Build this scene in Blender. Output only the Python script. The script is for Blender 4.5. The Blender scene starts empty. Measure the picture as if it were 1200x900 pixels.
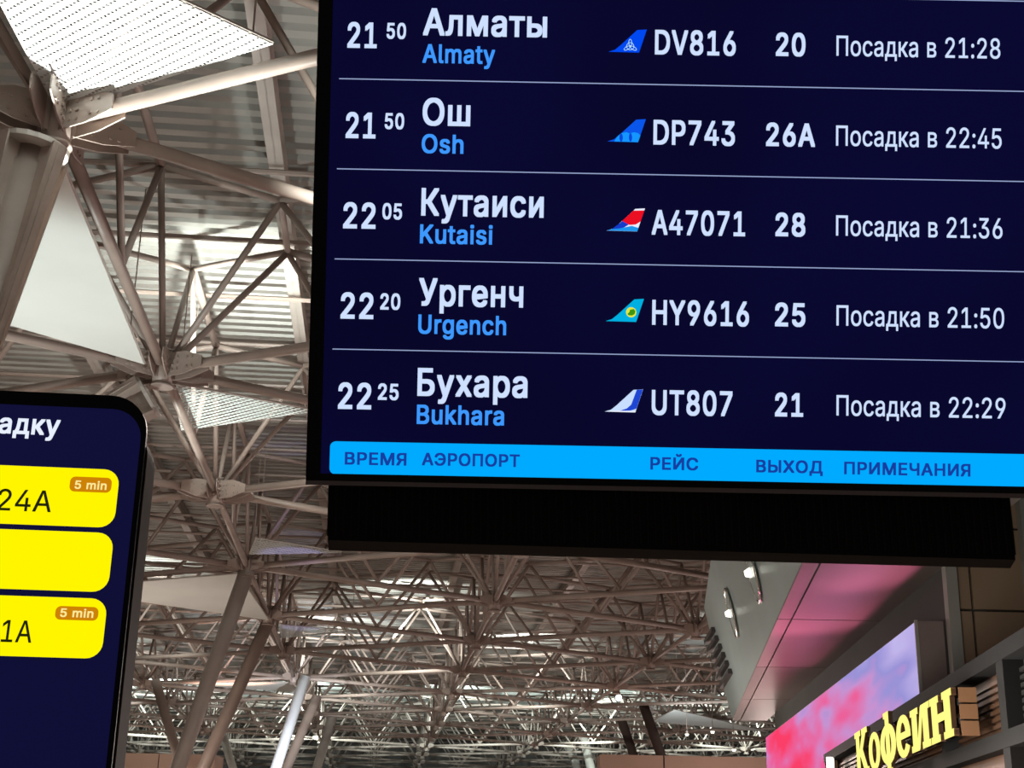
import bpy, math, random
from mathutils import Vector, Matrix
from mathutils.geometry import tessellate_polygon
random.seed(7)
SC = bpy.context.scene
COL = SC.collection
PI = math.pi

# ------------------------------------------------------------------ camera
FPX, PITCH, ROLL = 1660.0, math.radians(18.7), math.radians(1.07)
EYE = Vector((0, 0, 1.65))
FW = Vector((0, math.cos(PITCH), math.sin(PITCH)))
R0 = Vector((1, 0, 0))
U0 = Vector((0, -math.sin(PITCH), math.cos(PITCH)))
RI = R0 * math.cos(ROLL) + U0 * math.sin(ROLL)
UI = U0 * math.cos(ROLL) - R0 * math.sin(ROLL)
cd = bpy.data.cameras.new('camera')
cam = bpy.data.objects.new('camera', cd)
COL.objects.link(cam)
cam.matrix_world = Matrix(((RI.x, UI.x, -FW.x, EYE.x), (RI.y, UI.y, -FW.y, EYE.y), (RI.z, UI.z, -FW.z, EYE.z), (0, 0, 0, 1)))
cd.sensor_fit = 'HORIZONTAL'; cd.sensor_width = 36; cd.lens = FPX / 1200 * 36
cd.clip_start = 0.05; cd.clip_end = 600
SC.camera = cam

# ------------------------------------------------------------------ world, lamps, exposure
SC.view_settings.view_transform = 'Standard'
SC.view_settings.look = 'None'
SC.view_settings.exposure = 0.0
SC.view_settings.gamma = 1.0
SC.view_settings.use_curve_mapping = False
W = bpy.data.worlds.new('hall_air'); SC.world = W; W.use_nodes = True
W.node_tree.nodes['Background'].inputs[0].default_value = (0.62, 0.55, 0.52, 1)
W.node_tree.nodes['Background'].inputs[1].default_value = 0.07

def point_lamp(loc, power, col, radius=0.3):
    l = bpy.data.lights.new('hall_fill_lamp', 'POINT'); l.energy = power; l.color = col; l.shadow_soft_size = radius
    o = bpy.data.objects.new('hall_fill_lamp', l); o.location = loc; COL.objects.link(o)

def spot_lamp(loc, target, power, col, angle=50, radius=0.12, blend=0.5):
    l = bpy.data.lights.new('uplight', 'SPOT'); l.energy = power; l.color = col
    l.spot_size = math.radians(angle); l.spot_blend = blend; l.shadow_soft_size = radius
    o = bpy.data.objects.new('uplight', l); o.location = loc
    o.rotation_euler = (Vector(target) - Vector(loc)).to_track_quat('-Z', 'Y').to_euler()
    COL.objects.link(o)

WARM = (1.0, 0.86, 0.76); COOL = (0.93, 1.0, 0.95); PINK = (1.0, 0.78, 0.72)
# unseen warm fill lamps standing in for shop lights along the hall
for x, y, pw in ((-11, 8, 900), (-1.0, 6, 200), (-14, 24, 2000), (2, 26, 900), (-12, 44, 1800), (8, 44, 1300), (-2, 30, 700),
                 (-20, 66, 1600), (4, 66, 1300), (24, 66, 1500), (-22, 92, 1300), (4, 92, 1300), (28, 92, 1300), (9.5, 57, 900), (-15, 59, 500)):  # last pair added to brighten the salmon walls
    point_lamp((x, y, 3.6), pw * 0.36, PINK if (x > 0) else WARM, 0.4)
point_lamp((1.8, 8.5, 2.1), 210, (1.0, 0.93, 0.82), 0.3)      # unseen lamp added to brighten the beige wall
# cool uplights washing the reflectors and the roof deck
spot_lamp((-5.0, 16.6, 3.4), (-4.25, 12.3, 9.8), 9500, COOL, 38)          # brilliant panel
spot_lamp((-7.4, 26.5, 3.6), (-6.0, 26.8, 9.8), 2200, COOL, 40)            # small mesh panel
spot_lamp((-7.6, 19.0, 3.0), (-7.9, 19.6, 9.5), 1600, (0.9, 1.0, 0.98), 74)           # big pale triangle
spot_lamp((-5.6, 24.6, 10.3), (-5.6, 28.4, 13.3), 1700, COOL, 105)         # deck beside the board
spot_lamp((-1.5, 15.5, 9.2), (-4.2, 20.0, 13.3), 420, COOL, 90)
for x_, y_, w_ in ((-4.2, 60, 1500), (-15, 56, 700), (-9, 70, 1300), (1.0, 74, 1400), (12, 66, 500), (-22, 76, 900)):
    spot_lamp((x_, y_, 10.9), (x_, y_ + 7, 13.3), w_ * 1.25, COOL, 110)          # deck washers half way down the hall
for x_ in (-34, -24, -14, -4, 6, 16):
    spot_lamp((x_, 98, 10.9), (x_, 106, 13.3), 4600, (0.80, 1.0, 0.97), 120)   # deck washers at the far end
spot_lamp((-8.4, 58.0, 3.0), (-9.7, 66.0, 7.6), 5600, (0.85, 0.92, 1.0), 44)   # white-lit column
for y_, w_, tx in ((15.2, 420, 2.9), (18.2, 300, 3.2), (21.5, 120, 3.6)):    # hidden pink spots added to stand in for the cloud screen's glow
    spot_lamp((3.80 + (y_ - 14) * 0.066, y_, 2.3), (tx, y_ - 1.2, 4.54), w_, (1.0, 0.20, 0.40), 80, 0.25, 0.8)
spot_lamp((-5.5, 37.4, 5.0), (-6.0, 38.9, 9.7), 480, (0.50, 0.42, 1.0), 24)     # violet wash on two mesh panels
spot_lamp((-7.4, 50.0, 5.0), (-7.6, 51.8, 9.7), 480, (0.62, 0.55, 1.0), 22)
spot_lamp((-13.5, 69.0, 5.0), (-13.5, 67.5, 9.6), 2200, (1.0, 0.58, 0.42), 70)   # peach panel
spot_lamp((9.0, 70.0, 4.0), (11.5, 76.0, 9.3), 2600, (0.85, 0.95, 1.0), 60)      # far pale panel

# ------------------------------------------------------------------ picture geometry helpers
def ray(x, y): return FW + RI * ((x - 600) / FPX) - UI * ((y - 450) / FPX)
def on_z(x, y, z):
    d = ray(x, y); return EYE + d * ((z - EYE.z) / d.z)
def on_depth(x, y, t): return EYE + ray(x, y) * t
def on_plane(x, y, P, n):
    d = ray(x, y); return EYE + d * ((P - EYE).dot(n) / d.dot(n))
def on_y(x, y, Y):
    d = ray(x, y); return EYE + d * (Y / d.y)
def project(P):
    v = P - EYE; t = v.dot(FW)
    return 600 + FPX * v.dot(RI) / t, 450 - FPX * v.dot(UI) / t, t

# ------------------------------------------------------------------ materials
def s2l(c): return tuple(((v / 255) / 12.92 if v / 255 <= 0.04045 else ((v / 255 + 0.055) / 1.055) ** 2.4) for v in c)
def principled(name, col, rough=0.5, metal=0.0, noise=0.0, scale=6.0, spec=0.5):
    m = bpy.data.materials.new(name); m.use_nodes = True
    nt = m.node_tree; b = nt.nodes['Principled BSDF']
    b.inputs['Base Color'].default_value = (*col, 1); b.inputs['Roughness'].default_value = rough
    b.inputs['Metallic'].default_value = metal; b.inputs['Specular IOR Level'].default_value = spec
    if noise:
        tc = nt.nodes.new('ShaderNodeTexCoord'); nz = nt.nodes.new('ShaderNodeTexNoise'); nz.inputs['Scale'].default_value = scale
        nz.inputs['Detail'].default_value = 4
        rp = nt.nodes.new('ShaderNodeValToRGB')
        rp.color_ramp.elements[0].position = 0.3; rp.color_ramp.elements[1].position = 0.7
        rp.color_ramp.elements[0].color = (*[c * (1 - noise) for c in col], 1)
        rp.color_ramp.elements[1].color = (*[min(1, c * (1 + noise)) for c in col], 1)
        nt.links.new(tc.outputs['Object'], nz.inputs['Vector']); nt.links.new(nz.outputs['Fac'], rp.inputs[0])
        nt.links.new(rp.outputs[0], b.inputs['Base Color'])
    return m
def emit(name, rgb, strength=1.0):
    m = bpy.data.materials.new(name); m.use_nodes = True
    nt = m.node_tree; nt.nodes.clear()
    e = nt.nodes.new('ShaderNodeEmission'); o = nt.nodes.new('ShaderNodeOutputMaterial')
    e.inputs[0].default_value = (*s2l(rgb), 1); e.inputs[1].default_value = strength
    nt.links.new(e.outputs[0], o.inputs[0]); return m

M = {}
M['steel'] = principled('painted_steel', (0.37, 0.292, 0.25), 0.42, 0.0, 0.12, 1.5)
M['steel_pale'] = principled('pale_painted_steel', (0.48, 0.43, 0.385), 0.38, 0.0, 0.10, 1.5)
M['deck'] = principled('roof_deck_sheet', (0.36, 0.35, 0.32), 0.45, 0.2, 0.10, 0.6)
M['panel'] = principled('matte_reflector', (0.66, 0.68, 0.64), 0.6, 0.0, 0.05, 0.5)
M['floor'] = principled('terminal_floor', (0.50, 0.42, 0.37), 0.4, 0.0, 0.1, 0.8)
M['wall_far'] = principled('far_wall', (0.16, 0.14, 0.13), 0.7, 0.0, 0.2, 0.3)
M['beige'] = principled('beige_cladding', (0.30, 0.215, 0.145), 0.45, 0.0, 0.06, 0.8)
M['salmon'] = principled('salmon_cladding', (0.62, 0.42, 0.32), 0.5, 0.0, 0.06, 0.5)
M['joint'] = principled('tile_joint', (0.03, 0.025, 0.02), 0.8)
M['grey_clad'] = principled('grey_metal_cladding', (0.33, 0.44, 0.43), 0.28, 0.55, 0.06, 0.8)
M['soffit'] = principled('soffit_sheet', (0.24, 0.215, 0.20), 0.45, 0.0, 0.05, 0.8)
M['darkwall'] = principled('dark_grey_wall', (0.06, 0.066, 0.062), 0.7, 0.0, 0.08, 0.8, spec=0.1)
M['trim'] = principled('grey_trim', (0.30, 0.31, 0.29), 0.5, 0.1)
M['black'] = principled('black_plastic', (0.006, 0.006, 0.008), 0.35, 0.0, spec=0.3)
M['ribblack'] = principled('matte_black_metal', (0.008, 0.008, 0.009), 0.6, 0.0, spec=0.2)
M['lip'] = principled('dark_brown_lip', (0.075, 0.062, 0.052), 0.5, 0.2)
M['rib'] = principled('black_rib', (0.02, 0.018, 0.017), 0.6, 0.0, spec=0.2)
M['edge'] = principled('grey_metal_edge', (0.32, 0.27, 0.27), 0.35, 0.4)
M['bronze'] = principled('bronze_housing', (0.062, 0.040, 0.034), 0.65, 0.0, spec=0.05)
M['frame'] = principled('charcoal_frame', (0.022, 0.022, 0.023), 0.6, 0.0, spec=0.03)
M['brown_sheet'] = principled('brown_ribbed_sheet', (0.10, 0.05, 0.028), 0.45, 0.2, 0.2, 3)
M['signbox'] = principled('brown_sign_side', (0.17, 0.085, 0.042), 0.5, 0.0, 0.1, 4)
M['chrome'] = principled('bright_metal', (0.65, 0.64, 0.6), 0.25, 0.9)
M['louvre'] = principled('dark_louvre', (0.022, 0.022, 0.022), 0.5, 0.2)
M['grey_box'] = principled('grey_brown_end', (0.20, 0.165, 0.155), 0.55, 0.0, 0.1, 3)

E_ = {}
E_['white'] = emit('screen_white', (206, 224, 255))
E_['latin'] = emit('screen_blue_text', (62, 152, 255))
E_['bar'] = emit('screen_cyan_bar', (0, 170, 255))
E_['bartext'] = emit('screen_navy_text', (22, 62, 160))
E_['rule'] = emit('screen_rule', (150, 165, 205))
E_['yellow'] = emit('screen_yellow', (255, 245, 0))
E_['pill'] = emit('screen_orange', (205, 130, 5))
E_['pilltext'] = emit('screen_pale_yellow', (255, 236, 150))
E_['ink'] = emit('screen_ink', (30, 34, 8))
E_['title'] = emit('screen_title', (232, 240, 255))
E_['sign'] = emit('sign_yellow', (255, 244, 132), 1.15)
E_['strip'] = emit('white_tube', (255, 250, 235), 2.2)
E_['flood'] = emit('floodlight_glass', (245, 255, 250), 14.0)
for k, c in {'b1': (0, 72, 240), 'b1l': (190, 235, 240), 'b2': (10, 86, 235), 'b2l': (20, 150, 255), 'b2d': (10, 70, 215),
             'red': (235, 15, 35), 'blue': (20, 60, 200), 'sky': (30, 150, 235), 'teal': (0, 175, 225), 'lime': (225, 232, 60),
             'green': (60, 150, 20), 'pale': (200, 222, 255), 'royal': (30, 70, 210), 'wht': (235, 240, 255)}.items():
    E_[k] = emit('logo_' + k, c)

def screen_mat(name, c0, c1):
    m = bpy.data.materials.new(name); m.use_nodes = True
    nt = m.node_tree; b = nt.nodes['Principled BSDF']
    b.inputs['Base Color'].default_value = (0.004, 0.004, 0.006, 1); b.inputs['Roughness'].default_value = 0.35
    b.inputs['Specular IOR Level'].default_value = 0.2
    tc = nt.nodes.new('ShaderNodeTexCoord'); mp = nt.nodes.new('ShaderNodeTexNoise'); mp.inputs['Scale'].default_value = 0.9
    rp = nt.nodes.new('ShaderNodeValToRGB')
    rp.color_ramp.elements[0].color = (*s2l(c0), 1); rp.color_ramp.elements[1].color = (*s2l(c1), 1)
    rp.color_ramp.elements[0].position = 0.3; rp.color_ramp.elements[1].position = 0.7
    nt.links.new(tc.outputs['Object'], mp.inputs['Vector']); nt.links.new(mp.outputs['Fac'], rp.inputs[0])
    nt.links.new(rp.outputs[0], b.inputs['Emission Color']); b.inputs['Emission Strength'].default_value = 1.0
    return m
M['navy'] = screen_mat('departures_navy', (5, 4, 36), (9, 8, 54))
M['navy2'] = screen_mat('boarding_navy', (12, 11, 48), (16, 16, 58))

def perforated(name, pitch_u, pitch_v, rad, col, base=0.0):
    """white metal sheet with rows of punched holes (object coordinates)"""
    m = bpy.data.materials.new(name); m.use_nodes = True
    nt = m.node_tree; b = nt.nodes['Principled BSDF']; out = nt.nodes['Material Output']
    b.inputs['Base Color'].default_value = (*col, 1); b.inputs['Roughness'].default_value = 0.4
    tc = nt.nodes.new('ShaderNodeTexCoord'); sp = nt.nodes.new('ShaderNodeSeparateXYZ')
    mp = nt.nodes.new('ShaderNodeMapping'); mp.inputs['Rotation'].default_value = (0, 0, math.radians(38))
    nt.links.new(tc.outputs['Object'], mp.inputs[0]); nt.links.new(mp.outputs[0], sp.inputs[0])
    def mth(op, a, bb=None):
        n = nt.nodes.new('ShaderNodeMath'); n.operation = op
        for i, v in enumerate((a, bb)):
            if v is None: continue
            if isinstance(v, (int, float)): n.inputs[i].default_value = v
            else: nt.links.new(v, n.inputs[i])
        return n.outputs[0]
    fu = mth('SUBTRACT', mth('FRACT', mth('MULTIPLY', sp.outputs[0], 1 / pitch_u)), 0.5)
    fv = mth('SUBTRACT', mth('FRACT', mth('MULTIPLY', sp.outputs[1], 1 / pitch_v)), 0.5)
    du = mth('MULTIPLY', fu, pitch_u); dv = mth('MULTIPLY', fv, pitch_v)
    d2 = mth('ADD', mth('MULTIPLY', du, du), mth('MULTIPLY', dv, dv))
    hole = mth('LESS_THAN', d2, rad * rad)
    tr = nt.nodes.new('ShaderNodeBsdfTransparent'); mx = nt.nodes.new('ShaderNodeMixShader')
    nt.links.new(hole, mx.inputs[0]); nt.links.new(b.outputs[0], mx.inputs[1]); nt.links.new(tr.outputs[0], mx.inputs[2])
    nt.links.new(mx.outputs[0], out.inputs[0]); return m
M['perf_coarse'] = perforated('coarse_perforated_sheet', 0.10, 0.13, 0.040, (0.66, 0.74, 0.72))
M['perf'] = perforated('perforated_white_sheet', 0.06, 0.11, 0.018, (0.80, 0.84, 0.84))

def sky_screen():
    m = bpy.data.materials.new('sunset_cloud_screen'); m.use_nodes = True
    nt = m.node_tree; nt.nodes.clear()
    o = nt.nodes.new('ShaderNodeOutputMaterial'); e = nt.nodes.new('ShaderNodeEmission')
    tc = nt.nodes.new('ShaderNodeTexCoord'); mp = nt.nodes.new('ShaderNodeMapping')
    mp.inputs['Scale'].default_value = (1.0, 0.20, 1.0)
    nz = nt.nodes.new('ShaderNodeTexNoise'); nz.inputs['Scale'].default_value = 1.5; nz.inputs['Detail'].default_value = 2.5; nz.inputs['Distortion'].default_value = 0.15
    sp = nt.nodes.new('ShaderNodeSeparateXYZ')
    # picture drifts from red (far, low) to lavender (near, high)
    mr = nt.nodes.new('ShaderNodeMapRange'); mr.inputs[1].default_value = 0.0; mr.inputs[2].default_value = 13.0; mr.inputs[3].default_value = 0.30; mr.inputs[4].default_value = -0.22
    ad = nt.nodes.new('ShaderNodeMath'); ad.operation = 'SUBTRACT'
    rp = nt.nodes.new('ShaderNodeValToRGB'); cr = rp.color_ramp
    cr.elements[0].position = 0.22; cr.elements[0].color = (*s2l((240, 60, 100)), 1)
    cr.elements[1].position = 0.95; cr.elements[1].color = (*s2l((205, 200, 240)), 1)
    for p_, c_ in ((0.38, (225, 95, 150)), (0.52, (190, 140, 200)), (0.62, (146, 140, 205)), (0.78, (178, 165, 220))):
        x_ = cr.elements.new(p_); x_.color = (*s2l(c_), 1)
    nt.links.new(tc.outputs['Object'], mp.inputs[0]); nt.links.new(mp.outputs[0], nz.inputs['Vector'])
    nt.links.new(tc.outputs['Object'], sp.inputs[0]); nt.links.new(sp.outputs[1], mr.inputs[0])
    nt.links.new(nz.outputs['Fac'], ad.inputs[0]); nt.links.new(mr.outputs[0], ad.inputs[1])
    # invert so that near = lavender
    nt.links.new(ad.outputs[0], rp.inputs[0]); nt.links.new(rp.outputs[0], e.inputs[0]); nt.links.new(e.outputs[0], o.inputs[0])
    mr.inputs[2].default_value = 8.0; mr.inputs[3].default_value = -0.26; mr.inputs[4].default_value = 0.17
    mz = nt.nodes.new('ShaderNodeMapRange'); mz.inputs[1].default_value = 0.9; mz.inputs[2].default_value = 2.1; mz.inputs[3].default_value = 0.12; mz.inputs[4].default_value = -0.06
    a2 = nt.nodes.new('ShaderNodeMath'); a2.operation = 'SUBTRACT'
    nt.links.new(sp.outputs[2], mz.inputs[0]); nt.links.new(ad.outputs[0], a2.inputs[0]); nt.links.new(mz.outputs[0], a2.inputs[1]); nt.links.new(a2.outputs[0], rp.inputs[0])
    e.inputs[1].default_value = 1.1
    return m
M['sky'] = sky_screen()

# ------------------------------------------------------------------ mesh builder
class MB:
    def __init__(s): s.v = []; s.f = []; s.mi = []
    def add(s, vs, fs, mi=0):
        k = len(s.v); s.v += [Vector(v) for v in vs]
        for f in fs: s.f.append([i + k for i in f]); s.mi.append(mi)
    def tube(s, p, q, r, n=10, r2=None, caps=True):
        p = Vector(p); q = Vector(q); r2 = r if r2 is None else r2
        d = (q - p).normalized(); a = d.orthogonal().normalized(); b = d.cross(a)
        vs = []
        for c, rr in ((p, r), (q, r2)):
            for i in range(n):
                t = 2 * PI * i / n; vs.append(c + (a * math.cos(t) + b * math.sin(t)) * rr)
        fs = [[i, (i + 1) % n, n + (i + 1) % n, n + i] for i in range(n)]
        if caps: fs += [list(range(n))[::-1], list(range(n, 2 * n))]
        s.add(vs, fs)
    def obox(s, c, ax, ay, az, mi=0):
        """box: centre and three half-extent vectors"""
        c = Vector(c); vs = [c + ax * i + ay * j + az * k for i in (-1, 1) for j in (-1, 1) for k in (-1, 1)]
        s.add(vs, [[0, 1, 3, 2], [4, 6, 7, 5], [0, 4, 5, 1], [2, 3, 7, 6], [0, 2, 6, 4], [1, 5, 7, 3]], mi)
    def box(s, lo, hi, mi=0):
        lo = Vector(lo); hi = Vector(hi); h = (hi - lo) / 2
        s.obox((lo + hi) / 2, Vector((h.x, 0, 0)), Vector((0, h.y, 0)), Vector((0, 0, h.z)), mi)
    def prism(s, pts, off, mi=0):
        """outline pts extruded by vector off"""
        n = len(pts); off = Vector(off); vs = [Vector(p) for p in pts] + [Vector(p) + off for p in pts]
        s.add(vs, [list(range(n))[::-1], list(range(n, 2 * n))] + [[i, (i + 1) % n, n + (i + 1) % n, n + i] for i in range(n)], mi)
    def face(s, pts, mi=0): s.add(pts, [list(range(len(pts)))], mi)
    def ring(s, c, nrm, R, r, n=28, m=6):
        c = Vector(c); nrm = Vector(nrm).normalized(); a = nrm.orthogonal().normalized(); b = nrm.cross(a)
        vs = []; fs = []
        for i in range(n):
            t = 2 * PI * i / n; rad = a * math.cos(t) + b * math.sin(t)
            for j in range(m):
                u = 2 * PI * j / m; vs.append(c + rad * (R + r * math.cos(u)) + nrm * (r * math.sin(u)))
        for i in range(n):
            for j in range(m):
                fs.append([i * m + j, ((i + 1) % n) * m + j, ((i + 1) % n) * m + (j + 1) % m, i * m + (j + 1) % m])
        s.add(vs, fs)
    def mesh(s, name, mat, org=Vector((0, 0, 0)), smooth=False):
        me = bpy.data.meshes.new(name)
        me.from_pydata([tuple(v - org) for v in s.v], [], s.f)
        for m in (mat if isinstance(mat, (list, tuple)) else [mat]): me.materials.append(m)
        for p, k in zip(me.polygons, s.mi):
            p.material_index = k; p.use_smooth = smooth and len(p.vertices) == 4
        me.update(); return me
    def build(s, name, mat, parent=None, smooth=False, label=None):
        org = root_of(parent).location if parent else Vector((0, 0, 0))
        return link(name, s.mesh(name, mat, org, smooth), parent, label)

def root_of(o):
    while o.parent: o = o.parent
    return o
def link(name, data, parent=None, label=None):
    o = bpy.data.objects.new(name, data); COL.objects.link(o)
    if parent: o.parent = parent
    if label: o['label'] = label
    return o
def thing(name, label, cat, loc=(0, 0, 0), group=None):
    o = bpy.data.objects.new(name, None); COL.objects.link(o); o.location = loc
    o.empty_display_size = 0.2
    return tag(o, label, cat, group)
def tag(o, label, cat, group=None):
    o['label'] = label; o['category'] = cat
    if group: o['group'] = group
    return o
def structure(o): o['kind'] = 'structure'; return o

# ------------------------------------------------------------------ setting: floor, deck, far wall
ZD = 13.25                       # underside of the roof deck
L = 8.7                          # structural module
ANG = [math.radians(a) for a in (95, 35, -25)]
DU, DW, DV = [Vector((math.cos(a), math.sin(a), 0)) for a in ANG]
NA = Vector((-5.28, 14.5, 9.65))  # first branching node over the hall
ACROSS = Vector((math.cos(math.radians(5)), math.sin(math.radians(5)), 0))

mb = MB(); mb.box((-75, -6, -0.2), (75, 150, 0)); structure(mb.build('floor', M['floor']))
mb = MB(); prof = []; u = 0.0
while u < 146:                    # trapezoid ribs running across the hall
    prof += [(u, 0), (u + 0.20, 0), (u + 0.25, 0.10), (u + 0.36, 0.10)]; u += 0.41
C0 = Vector((0, 2.0, ZD))
vs = []
for (uu, zz) in prof:
    for sgn in (-75, 75): vs.append(C0 + DU * uu + ACROSS * sgn + Vector((0, 0, zz)))
fs = [[2 * i, 2 * i + 1, 2 * i + 3, 2 * i + 2] for i in range(len(prof) - 1)]
mb.add(vs, fs)
top0, top1 = C0 + Vector((0, 0, 0.35)), C0 + DU * u + Vector((0, 0, 0.35))
mb.face([top0 - ACROSS * 75, top0 + ACROSS * 75, top1 + ACROSS * 75, top1 - ACROSS * 75])
structure(mb.build('ceiling', M['deck']))
mb = MB(); mb.box((-75, 146, 0), (75, 147, 13.0)); structure(mb.build('wall_far', M['wall_far']))

# ------------------------------------------------------------------ roof trusses
ZT = 12.45                       # top chord level
def copy_tree(o, parent=None):
    c = o.copy(); COL.objects.link(c)
    if parent: c.parent = parent
    for ch in [k for k in o.children]: copy_tree(ch, c)
    return c

def truss_meshes():
    q = L / 4; h = ZT - NA.z; d = {}
    a = MB(); a.tube((0.42, 0, 0), (L - 0.42, 0, 0), 0.088, 12); d['bottom_chord'] = [a]
    a = MB(); a.tube((q, 0, h), (3 * q, 0, h), 0.075, 10); d['top_chord'] = [a]
    br = []
    for x0, x1 in ((0.12, q), (2 * q, q), (2 * q, 3 * q), (L - 0.12, 3 * q)):
        a = MB(); a.tube((x0, 0, 0.08), (x1, 0, h - 0.02), 0.058, 8); br.append(a)
    d['brace'] = br
    return {k: [x.mesh('truss_' + k, M['steel'], smooth=True) for x in v] for k, v in d.items()}
TM = truss_meshes()
def make_truss(P, k, label, group=None):
    t = thing('roof_truss', label, 'roof truss', P, group); t.rotation_euler = (0, 0, ANG[k])
    for nm in ('bottom_chord', 'top_chord', 'brace'):
        for me in TM[nm]: link(nm, me, t)
    return t

def node_meshes(near):
    d = {}
    a = MB(); a.tube((0, 0, -0.30), (0, 0, 0.30), 0.17, 14); a.tube((0, 0, -0.34), (0, 0, -0.30), 0.20, 14); a.tube((0, 0, 0.30), (0, 0, 0.33), 0.20, 14)
    d['hub'] = [a]
    gp = []; rg = []
    q = L / 4; h = ZT - NA.z
    for k in range(6):
        an = ANG[0] - k * PI / 3; e = Vector((math.cos(an), math.sin(an), 0)); nrm = Vector((-e.y, e.x, 0)); z = Vector((0, 0, 1))
        a = MB(); gs = 0.84 if near else 0.62
        for s in (-1, 1):
            c = nrm * (0.10 * s)
            a.prism([c + (e * u_ + z * v_) * gs for u_, v_ in ((0.16, -0.24), (0.62, -0.22), (1.06, -0.11), (1.06, 0.11), (0.66, 0.26), (0.16, 0.28))], nrm * (0.02 * s))
            if near:
                for (bx, bz) in ((0.34, -0.13), (0.46, -0.13), (0.34, 0.0), (0.46, 0.0), (0.34, 0.13), (0.46, 0.13), (0.70, -0.10), (0.82, -0.10), (0.70, 0.10), (0.82, 0.10)):
                    p = c + (e * bx + z * bz) * gs + nrm * (0.02 * s)
                    a.tube(p, p + nrm * (0.022 * s), 0.024, 6)
        gp.append(a)
        an2 = an - PI / 3; e2 = Vector((math.cos(an2), math.sin(an2), 0))
        a = MB(); a.tube(e * q + z * h, e2 * q + z * h, 0.062, 8); rg.append(a)
    d['gusset_plate'] = gp; d['ring_tube'] = rg
    return {k: [x.mesh('node_' + k, M['steel'], smooth=(k != 'gusset_plate')) for x in v] for k, v in d.items()}
NM = {True: node_meshes(True), False: node_meshes(False)}
def make_node(P, near, label, group=None):
    t = thing('truss_node', label, 'roof joint', P, group)
    for nm in ('hub', 'gusset_plate', 'ring_tube'):
        for me in NM[near][nm]: link(nm, me, t)
    return t

def seen(P, m=140):
    if (P - EYE).dot(FW) < 4: return False
    x, y, t = project(P)
    return -m < x < 1200 + m and -260 < y < 980
NEAR_NODE = {(0, 0): 'bolted steel roof joint at upper left, beside the brilliant white perforated panel',
             (1, 0): 'bolted steel roof joint between the large pale triangle and the small mesh panel',
             (2, 0): 'steel roof joint just right of the boarding totem, level with its first yellow row',
             (3, 0): 'steel roof joint at the head of the left big leaning column',
             (4, 0): 'steel roof joint at the head of the second big leaning column'}
NEAR_TRUSS = {(0, 0, 0): 'steel tube truss along the right edge of the big pale triangle at left',
              (0, 0, 1): 'steel tube truss leaving the top left joint down and right behind the departures board',
              (0, 0, 2): 'brightly lit steel tube truss under the brilliant white perforated panel',
              (1, 0, 0): 'steel tube truss running down from the joint above the totem',
              (1, 0, 1): 'steel tube truss along the upper edge of the small mesh panel beside the board',
              (1, 0, 2): 'steel tube truss rising right from the joint above the boarding totem',
              (2, 0, 0): 'steel tube truss running down to the head of the left big leaning column',
              (2, 0, 1): 'steel tube truss sloping right from the joint beside the first yellow row',
              (2, 0, 2): 'steel tube truss rising slightly right from the joint beside the first yellow row',
              (3, 0, 0): 'steel tube truss joining the heads of the two big leaning columns',
              (0, 1, 2): None}
GT = ['far lengthwise roof trusses', 'far roof trusses slanting right', 'far roof trusses crossing the hall']
GTL = ['far grey-brown lattice truss running lengthwise under the roof deck',
       'far grey-brown lattice truss slanting right and away under the roof deck',
       'far grey-brown lattice truss crossing the hall under the roof deck']
GN = [(k, l) for k, l in ()]
count = 0
for i in range(-3, 24):
    for j in range(-14, 18):
        P = NA + DU * (L * i) + DW * (L * j)
        if P.y < 8 or P.y > 137: continue
        if seen(P):
            if (i, j) in NEAR_NODE: make_node(P, i < 3, NEAR_NODE[(i, j)])
            elif P.y < 45: make_node(P, P.y < 30, 'near steel roof joint in the lattice, six plates round a hub', 'near roof joints')
            else: make_node(P, False, 'far small steel roof joint in the lattice down the hall', 'far roof joints')
        for k, d in enumerate((DU, DW, DV)):
            Q = P + d * L
            if Q.y < 8 or Q.y > 139: continue
            if not (seen(P, 60) or seen(Q, 60) or seen((P + Q) / 2, 60)): continue
            lb = NEAR_TRUSS.get((i, j, k))
            if lb: make_truss(P, k, lb)
            elif P.y < 40: make_truss(P, k, GTL[k].replace('far', 'near', 1), GT[k].replace('far', 'near', 1))
            else: make_truss(P, k, GTL[k], GT[k])
            count += 1
print('trusses', count)

# purlins (I-beams) under the deck
def ibeam(mb, p, q, w=0.26, h=0.40, t=0.03):
    p = Vector(p); q = Vector(q); c = (p + q) / 2; ax = (q - p) / 2
    s = ax.normalized().cross(Vector((0, 0, 1))); z = Vector((0, 0, 1))
    mb.obox(c + z * (h / 2 - t / 2), ax, s * (w / 2), z * (t / 2)); mb.obox(c - z * (h / 2 - t / 2), ax, s * (w / 2), z * (t / 2))
    mb.obox(c, ax, s * (t / 2), z * (h / 2))
BZ = ZD - 0.22
bp = on_z(312, 110, BZ - 0.2)
for k in range(-6, 9):
    p = Vector((bp.x, bp.y, BZ)) + ACROSS * (k * 5.02)
    p0 = p + DU * (-14); p1 = p + DU * 122
    ok = [s for s in range(0, 137, 4) if seen(p0 + DU * s, 60)]
    if not ok: continue
    a = p0 + DU * max(0, ok[0] - 5); b = p0 + DU * min(136, ok[-1] + 5)
    mb = MB(); ibeam(mb, a, b)
    o = mb.build('roof_girder', M['steel_pale'])
    if k == 0: tag(o, 'pale steel I-beam running lengthwise under the deck, left of the departures board', 'roof beam')
    else: tag(o, 'pale steel I-beam running lengthwise under the roof deck down the hall', 'roof beam', 'lengthwise roof beams')
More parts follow.
